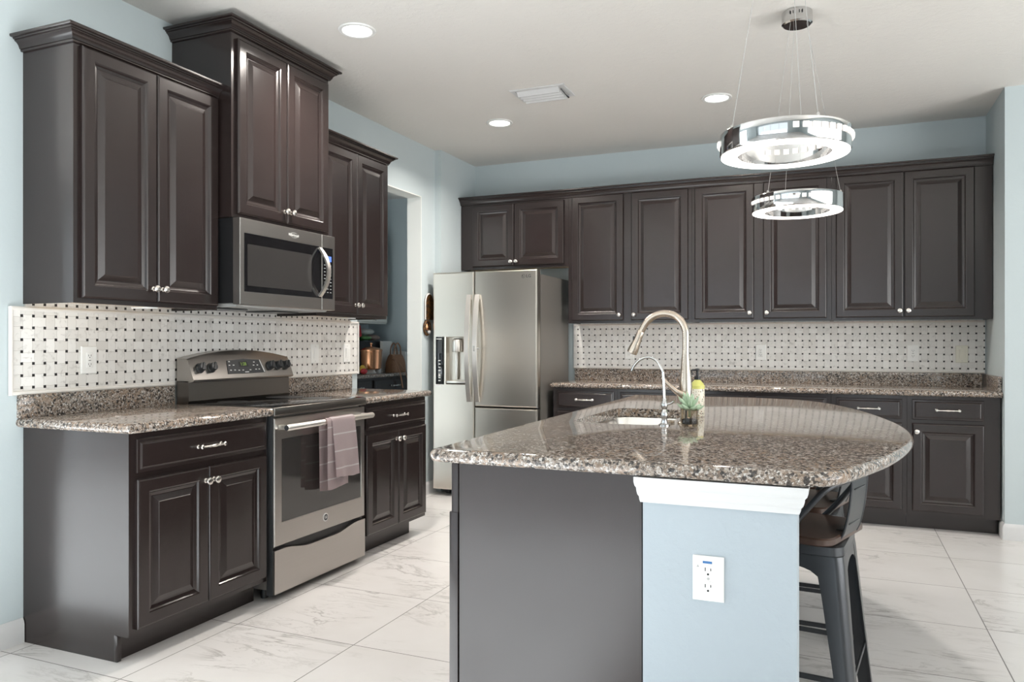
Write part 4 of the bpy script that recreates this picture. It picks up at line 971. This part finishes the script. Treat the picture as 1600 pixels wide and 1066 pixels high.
# ------------------------------------------------------------------ pendants and ceiling fittings
def pendant(label, px, py, wires, outer, inner):
    t = thing('ring_pendant', label, 'pendant light', (px, py, CZ), 'chrome ring pendants over the island')
    bm = BM(); lathe(bm, [(0.066, 0), (0.070, -0.004), (0.070, -0.058), (0.062, -0.064), (0.002, -0.065)], (px, py, CZ - 0.0005), (0, 0, 1), 32); cn = obj('canopy', bm, 'chrome', t)
    bm = BM()
    for k in range(5): box(bm, px - 0.03 + k * 0.014, px - 0.026 + k * 0.014, py - 0.0695, py - 0.055, CZ - 0.03, CZ - 0.016)
    obj('vent_slots', bm, 'black', cn, smooth=0)
    Z0, Z1, RO, RI = 1.846, 1.922, 0.208, 0.148
    bm = BM(); lathe(bm, [(RI, Z0 + 0.004), (RO - 0.003, Z0 + 0.004), (RO, Z0 + 0.008), (RO, Z1 - 0.002), (RO - 0.003, Z1), (RI + 0.003, Z1), (RI, Z1 - 0.002), (RI, Z0 + 0.004)], (px, py, 0), (0, 0, 1), 72)
    bm.verts.ensure_lookup_table(); 
    rg = obj('ring_band', bm, 'chrome', t, smooth=40)
    bm = BM(); lathe(bm, [(RI + 0.003, Z0), (RO - 0.004, Z0), (RO - 0.004, Z0 + 0.0039), (RI + 0.003, Z0 + 0.0039), (RI + 0.003, Z0)], (px, py, 0), (0, 0, 1), 72); obj('diffuser', bm, 'led', rg, smooth=0)
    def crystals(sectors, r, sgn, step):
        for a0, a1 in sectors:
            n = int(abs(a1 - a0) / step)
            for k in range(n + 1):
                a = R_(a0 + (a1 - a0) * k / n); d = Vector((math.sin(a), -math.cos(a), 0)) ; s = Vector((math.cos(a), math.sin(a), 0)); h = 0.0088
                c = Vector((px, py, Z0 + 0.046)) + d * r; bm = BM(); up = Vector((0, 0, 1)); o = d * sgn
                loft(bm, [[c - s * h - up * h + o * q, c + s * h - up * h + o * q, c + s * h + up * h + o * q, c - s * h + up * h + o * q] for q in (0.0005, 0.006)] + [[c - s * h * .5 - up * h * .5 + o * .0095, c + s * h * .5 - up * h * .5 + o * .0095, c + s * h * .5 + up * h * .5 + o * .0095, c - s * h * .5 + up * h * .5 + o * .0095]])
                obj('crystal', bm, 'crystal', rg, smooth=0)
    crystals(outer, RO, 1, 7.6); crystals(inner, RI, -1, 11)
    for w in wires:
        a = R_(w); d = Vector((math.sin(a), -math.cos(a), 0)); p = Vector((px, py, 0))
        bm = BM(); tube(bm, [p + d * 0.045 + Vector((0, 0, CZ - 0.064)), p + d * (RO - 0.012) + Vector((0, 0, Z1 - 0.001))], 0.0008, 6); obj('cable', bm, 'grey', t)
        bm = BM(); q = p + d * (RO - 0.012); lathe(bm, [(0.006, 0), (0.006, 0.006), (0.003, 0.012)], (q.x, q.y, Z1), (0, 0, 1), 12); obj('cable_clamp', bm, 'chrome', rg)
    return t
pendant('nearer and larger-looking chrome ring pendant with crystals, upper of the two in view', -0.165, 2.729, (-52, 34, 165), ((13, 103), (193, 283)), ((120, 205),))
pendant('farther chrome ring pendant, smaller and lower in view, hanging from the visible round canopy', -0.180, 3.940, (-38, 80, 200), ((-68, 27), (112, 207)), ((150, 215),))
def can(x, y, label):
    t = thing('recessed_light', label, 'ceiling light', (x, y, CZ), 'recessed ceiling lights')
    bm = BM(); lathe(bm, [(0.072, -0.0008), (0.094, -0.0008), (0.096, -0.004), (0.092, -0.009), (0.076, -0.010), (0.072, -0.006), (0.072, -0.0008)], (x, y, CZ), (0, 0, 1), 40); obj('trim_ring', bm, 'white', t)
    bm = BM(); lathe(bm, [(0.071, -0.0008), (0.071, -0.004), (0.001, -0.004)], (x, y, CZ), (0, 0, 1), 40); obj('lens', bm, 'bulb', t)
    l = bpy.data.lights.new('recessed_lamp', 'AREA'); l.shape = 'DISK'; l.size = 0.12; l.energy = 27; l.color = (1.0, 0.93, 0.86); l.spread = R_(150)
    o = bpy.data.objects.new('recessed_lamp', l); COL.objects.link(o); o.parent = t; o.location = (0, 0, -0.015)
can(-2.245, 3.292, 'recessed ceiling light nearest the left wall cabinets, largest of the three')
can(-2.240, 5.068, 'recessed ceiling light in front of the refrigerator corner, left of the vent')
can(-0.720, 5.100, 'recessed ceiling light to the right of the vent, beside the large pendant')
t = thing('ceiling_vent', 'white rectangular ceiling air vent with louvres', 'vent', (-1.72, 4.575, CZ))
bm = BM(); rects(bm, lambda a, b, c: (a, b, CZ - c), [(-1.905, -1.545, 4.455, 4.700, 0.0005), (-1.905, -1.545, 4.455, 4.700, 0.004), (-1.900, -1.550, 4.460, 4.695, 0.007), (-1.875, -1.575, 4.480, 4.675, 0.007), (-1.875, -1.575, 4.480, 4.675, 0.003)]); obj('frame', bm, 'trim', t, smooth=20)
for k in range(4):
    bm = BM(); y = 4.490 + k * 0.046; loft(bm, [[(x, y, CZ - 0.004), (x, y + 0.028, CZ - 0.030), (x, y + 0.036, CZ - 0.030), (x, y + 0.012, CZ - 0.004)] for x in (-1.868, -1.590)]); obj('louvre', bm, 'trim', t, smooth=0)
bm = BM(); tube(bm, [(-1.583, 4.52, CZ - 0.010), (-1.576, 4.60, CZ - 0.026), (-1.572, 4.64, CZ - 0.030)], [0.003, 0.003, 0.006], 8); obj('damper_lever', bm, 'dkgrey', t)

# ------------------------------------------------------------------ wall ornaments beside the doorway
t = thing('wall_plaque', 'carved bronze arched plaque hung between the doorway and the refrigerator', 'wall decoration', (XW, 5.478, 1.41))
bm = BM(); ap = [(5.424, 1.412), (5.546, 1.412)] + [(5.485 + 0.061 * math.cos(a), 1.545 + 0.072 * math.sin(a)) for a in [PI * i / 14 for i in range(15)]]
prism(bm, ap, ML, XW + 0.001, XW + 0.018); obj('panel', bm, 'bronze', t, smooth=20)
bm = BM(); tube(bm, [(XW + 0.012, 5.422, 1.410), (XW + 0.012, 5.422, 1.545)] + [(XW + 0.012, 5.485 - 0.063 * math.cos(a), 1.545 + 0.074 * math.sin(a)) for a in [PI * i / 14 for i in range(15)]] + [(XW + 0.012, 5.548, 1.410)], 0.006, 8); obj('frame', bm, 'marble', t, smooth=60)
t = thing('wall_ornament', 'small red and silver round ornament hung below the bronze plaque', 'wall decoration', (XW, 5.45, 1.345))
bm = BM(); tube(bm, [(XW + 0.012, 5.450 + 0.045 * math.cos(a), 1.345 + 0.055 * math.sin(a)) for a in [2 * PI * i / 24 for i in range(25)]], 0.011, 8); obj('wreath', bm, 'bronze', t, smooth=60)
bm = BM(); sphere(bm, (XW + 0.016, 5.445, 1.352), 0.030, (0.5, 0.9, 1.0), 14); obj('centre', bm, 'copper', t)
bm = BM(); sphere(bm, (XW + 0.020, 5.470, 1.310), 0.018, (0.8, 1.3, 0.9), 12); obj('bow', bm, 'grey', t)

# ------------------------------------------------------------------ pantry seen through the doorway
PX = -4.23
def pantry_base(label, a0, a1):
    t = thing('base_cabinet', label, 'cabinet', (PX - 0.04, (a0 + a1) / 2, 0))
    bm = BM(); mbox(bm, ML, a0, a1, 0.10, 0.874, -4.828, PX - 0.03); obj('carcass', bm, 'wood', t, smooth=0)
    bm = BM(); mbox(bm, ML, a0, a1, 0.0, 0.0995, -4.828, PX - 0.10); obj('toe_kick', bm, 'wood', t, smooth=0)
    add_drawer(ML, a0 + 0.02, a1 - 0.02, 0.722, 0.852, PX - 0.03, t)
    add_door(ML, a0 + 0.02, a1 - 0.02, 0.126, 0.697, PX - 0.03, t, (a0 + 0.05, 0.645))
pantry_base('dark pantry base cabinet on the left, below the copper pot', 5.95, 6.50)
pantry_base('dark pantry base cabinet on the right, below the brown handbag', 6.502, 7.295)
counter('countertop', 'granite pantry countertop crowded with a copper pot and bags', [(-4.829, 5.93), (PX, 5.93), (PX, 7.299), (-4.829, 7.299)], (1 + 1, 3), [], (-4.53, 6.6, ZU))
t = thing('wall_cabinet', 'cream pantry wall cabinet seen through the doorway', 'cabinet', (-4.66, 6.5, 1.43))
bm = BM(); box(bm, -4.829, -4.52, 5.9, 7.18, 1.43, 2.46); obj('carcass', bm, 'cream', t, smooth=0)
for a0, a1, kk in ((5.92, 6.53, 6.50), (6.54, 7.165, 6.90)):
    bm = BM(); rects(bm, ML, inset(a0, a1, 1.445, 2.445, -4.519, [(0, 0), (0, 0.016), (0.004, 0.019), (0.055, 0.019), (0.06, 0.010)])); d = obj('door', bm, 'cream', t, smooth=20); add_knob(ML, kk, 1.475, -4.4985, d)
ZC = 0.9143
t = thing('copper_pot', 'shiny copper lidded pot on the pantry counter', 'pot', (-4.36, 6.64, ZC))
bm = BM(); lathe(bm, [(0.052, 0), (0.055, 0.004), (0.036, 0.030), (0.040, 0.040)], (-4.36, 6.64, ZC), (0, 0, 1), 28); obj('foot', bm, 'paper', t)
bm = BM(); lathe(bm, [(0.080, 0.0405), (0.100, 0.052), (0.104, 0.090), (0.107, 0.215), (0.110, 0.225)], (-4.36, 6.64, ZC), (0, 0, 1), 36); obj('body', bm, 'copper', t)
bm = BM(); lathe(bm, [(0.113, 0.2255), (0.113, 0.240), (0.104, 0.248), (0.060, 0.266), (0.020, 0.272), (0.010, 0.274)], (-4.36, 6.64, ZC), (0, 0, 1), 36); ld = obj('lid', bm, 'copper', t)
bm = BM(); lathe(bm, [(0.008, 0.2745), (0.008, 0.292), (0.016, 0.298), (0.016, 0.308), (0.006, 0.314)], (-4.36, 6.64, ZC), (0, 0, 1), 16); obj('lid_knob', bm, 'copper', ld)
bm = BM(); box(bm, -4.80, -4.53, 6.60, 7.22, ZC, 1.245, 0.012); tag(obj('storage_box', bm, 'black', None, (-4.66, 6.9, ZC)), 'black storage box behind the copper pot and handbag', 'box')
bm = BM(); box(bm, -4.80, -4.50, 6.28, 6.590, ZC, 1.262, 0.02); tag(obj('pantry_bag', bm, 'pack', None, (-4.65, 6.43, ZC)), 'whitish bag standing behind the copper pot at the left', 'bag')
o = BM(); box(o, -4.74, -4.56, 6.54, 6.72, 1.30, 1.42, 0.006)
bmesh.ops.rotate(o, verts=o.verts[:], cent=(-4.65, 6.63, 1.36), matrix=Matrix.Rotation(R_(14), 3, 'X')); bmesh.ops.translate(o, verts=o.verts[:], vec=(0, 0.045, -0.028)); tag(obj('gift_box', o, 'red', None, (-4.65, 6.67, 1.27)), 'tilted bright red box on top of the pantry pile', 'box')
def lump(c, s, seed):
    bm = BM(); random.seed(seed); sphere(bm, c, 1.0, s, 20)
    for v in bm.verts:
        d = v.co - Vector(c); k = 1 + 0.10 * math.sin(d.x * 60 + seed) * math.cos(d.y * 45 + seed * 2) + 0.05 * math.sin(d.z * 90 + d.y * 70); v.co = Vector(c) + d * k
    return bm
for lab, mat, c, s, sd in (('white crumpled snack pack heaped on the black storage box', 'pack', (-4.66, 6.96, 1.345), (0.10, 0.13, 0.035), 3), ('green snack pack on the black storage box beside the red box', 'green', (-4.64, 6.90, 1.278), (0.10, 0.09, 0.028), 5),
                           ('pale brown snack pack at the right of the pantry pile', 'pinkpack', (-4.65, 7.09, 1.283), (0.09, 0.10, 0.033), 8)):
    tag(obj('snack_pack', lump(c, s, sd), mat, None, (c[0], c[1], c[2] - s[2]), 80), lab, 'packet', 'packets piled in the pantry')
for lab, mat, c, s, sd in (('yellow packet low at the left of the copper pot', 'yellow', (-4.33, 6.44, 0.965), (0.03, 0.035, 0.045), 2), ('red packet low at the left of the copper pot', 'red', (-4.29, 6.40, 0.945), (0.03, 0.04, 0.028), 4)):
    tag(obj('snack_pack', lump(c, s, sd), mat, None, (c[0], c[1], 0.92), 80), lab, 'packet', 'packets piled in the pantry')
bm = BM(); lathe(bm, [(0.030, 0), (0.032, 0.004), (0.032, 0.075), (0.020, 0.095), (0.020, 0.115)], (-4.42, 6.86, ZC), (0, 0, 1), 20); tag(obj('pantry_bottle', bm, 'paper', None, (-4.42, 6.86, ZC)), 'small white bottle between the copper pot and handbag', 'bottle')
bm = BM(); box(bm, -4.50, -4.46, 7.02, 7.20, ZC, 1.245, 0.004); tag(obj('white_box', bm, 'paper', None, (-4.48, 7.11, ZC)), 'upright white box behind the handbag handles', 'box')
for k, (lab, mt) in enumerate((('white book leaning at the right end of the pantry counter, nearest the handbag', 'paper'), ('white book against the pantry end wall', 'pack'))):
    bm = BM(); box(bm, -4.47, -4.30, 7.212 + k * 0.042, 7.248 + k * 0.042, ZC, ZC + 0.22 - 0.05 * k, 0.003); tag(obj('book', bm, mt, None, (-4.38, 7.23 + k * 0.042, ZC)), lab, 'book', 'books on the pantry counter')
# handbag
t = thing('handbag', 'brown leather handbag with straps hanging over the pantry counter edge', 'bag', (-4.33, 7.06, ZC))
bm = BM(); loft(bm, [[(p.x, p.y, z) for p in rounded([(-4.33 - w, 7.06 - l), (-4.33 + w, 7.06 - l), (-4.33 + w, 7.06 + l), (-4.33 - w, 7.06 + l)], min(w, l) * .6, 5)] for z, w, l in ((ZC, 0.060, 0.125), (ZC + .01, 0.066, 0.132), (ZC + .10, 0.062, 0.125), (ZC + .17, 0.040, 0.105), (ZC + .19, 0.022, 0.098))]); obj('bag_body', bm, 'leather', t, smooth=50)
for s in (-1, 1):
    bm = BM(); tube(bm, spline([(-4.33 + s * 0.022, 6.99, ZC + .17), (-4.33 + s * 0.024, 7.005, ZC + .26), (-4.33 + s * 0.024, 7.06, ZC + .31), (-4.33 + s * 0.024, 7.115, ZC + .26), (-4.33 + s * 0.022, 7.13, ZC + .17)], 6), 0.007, 8); obj('bag_handle', bm, 'leather', t, smooth=60)
bm = BM(); strip(bm, spline([(-4.315, 6.96, ZC + .15), (-4.255, 6.93, ZC + .12), (-4.210, 6.94, ZC + .02), (-4.200, 6.96, ZC - .06), (-4.196, 6.985, ZC - .16)], 6), (0, 1, 0.1), 0.022, 0.003); strip(bm, spline([(-4.30, 7.03, ZC + .15), (-4.25, 7.03, ZC + .08), (-4.212, 7.05, ZC + .01), (-4.200, 7.09, ZC - .07), (-4.196, 7.13, ZC - .15)], 6), (0, 1, 0.1), 0.012, 0.003); obj('shoulder_strap', bm, 'leather', t, smooth=60)
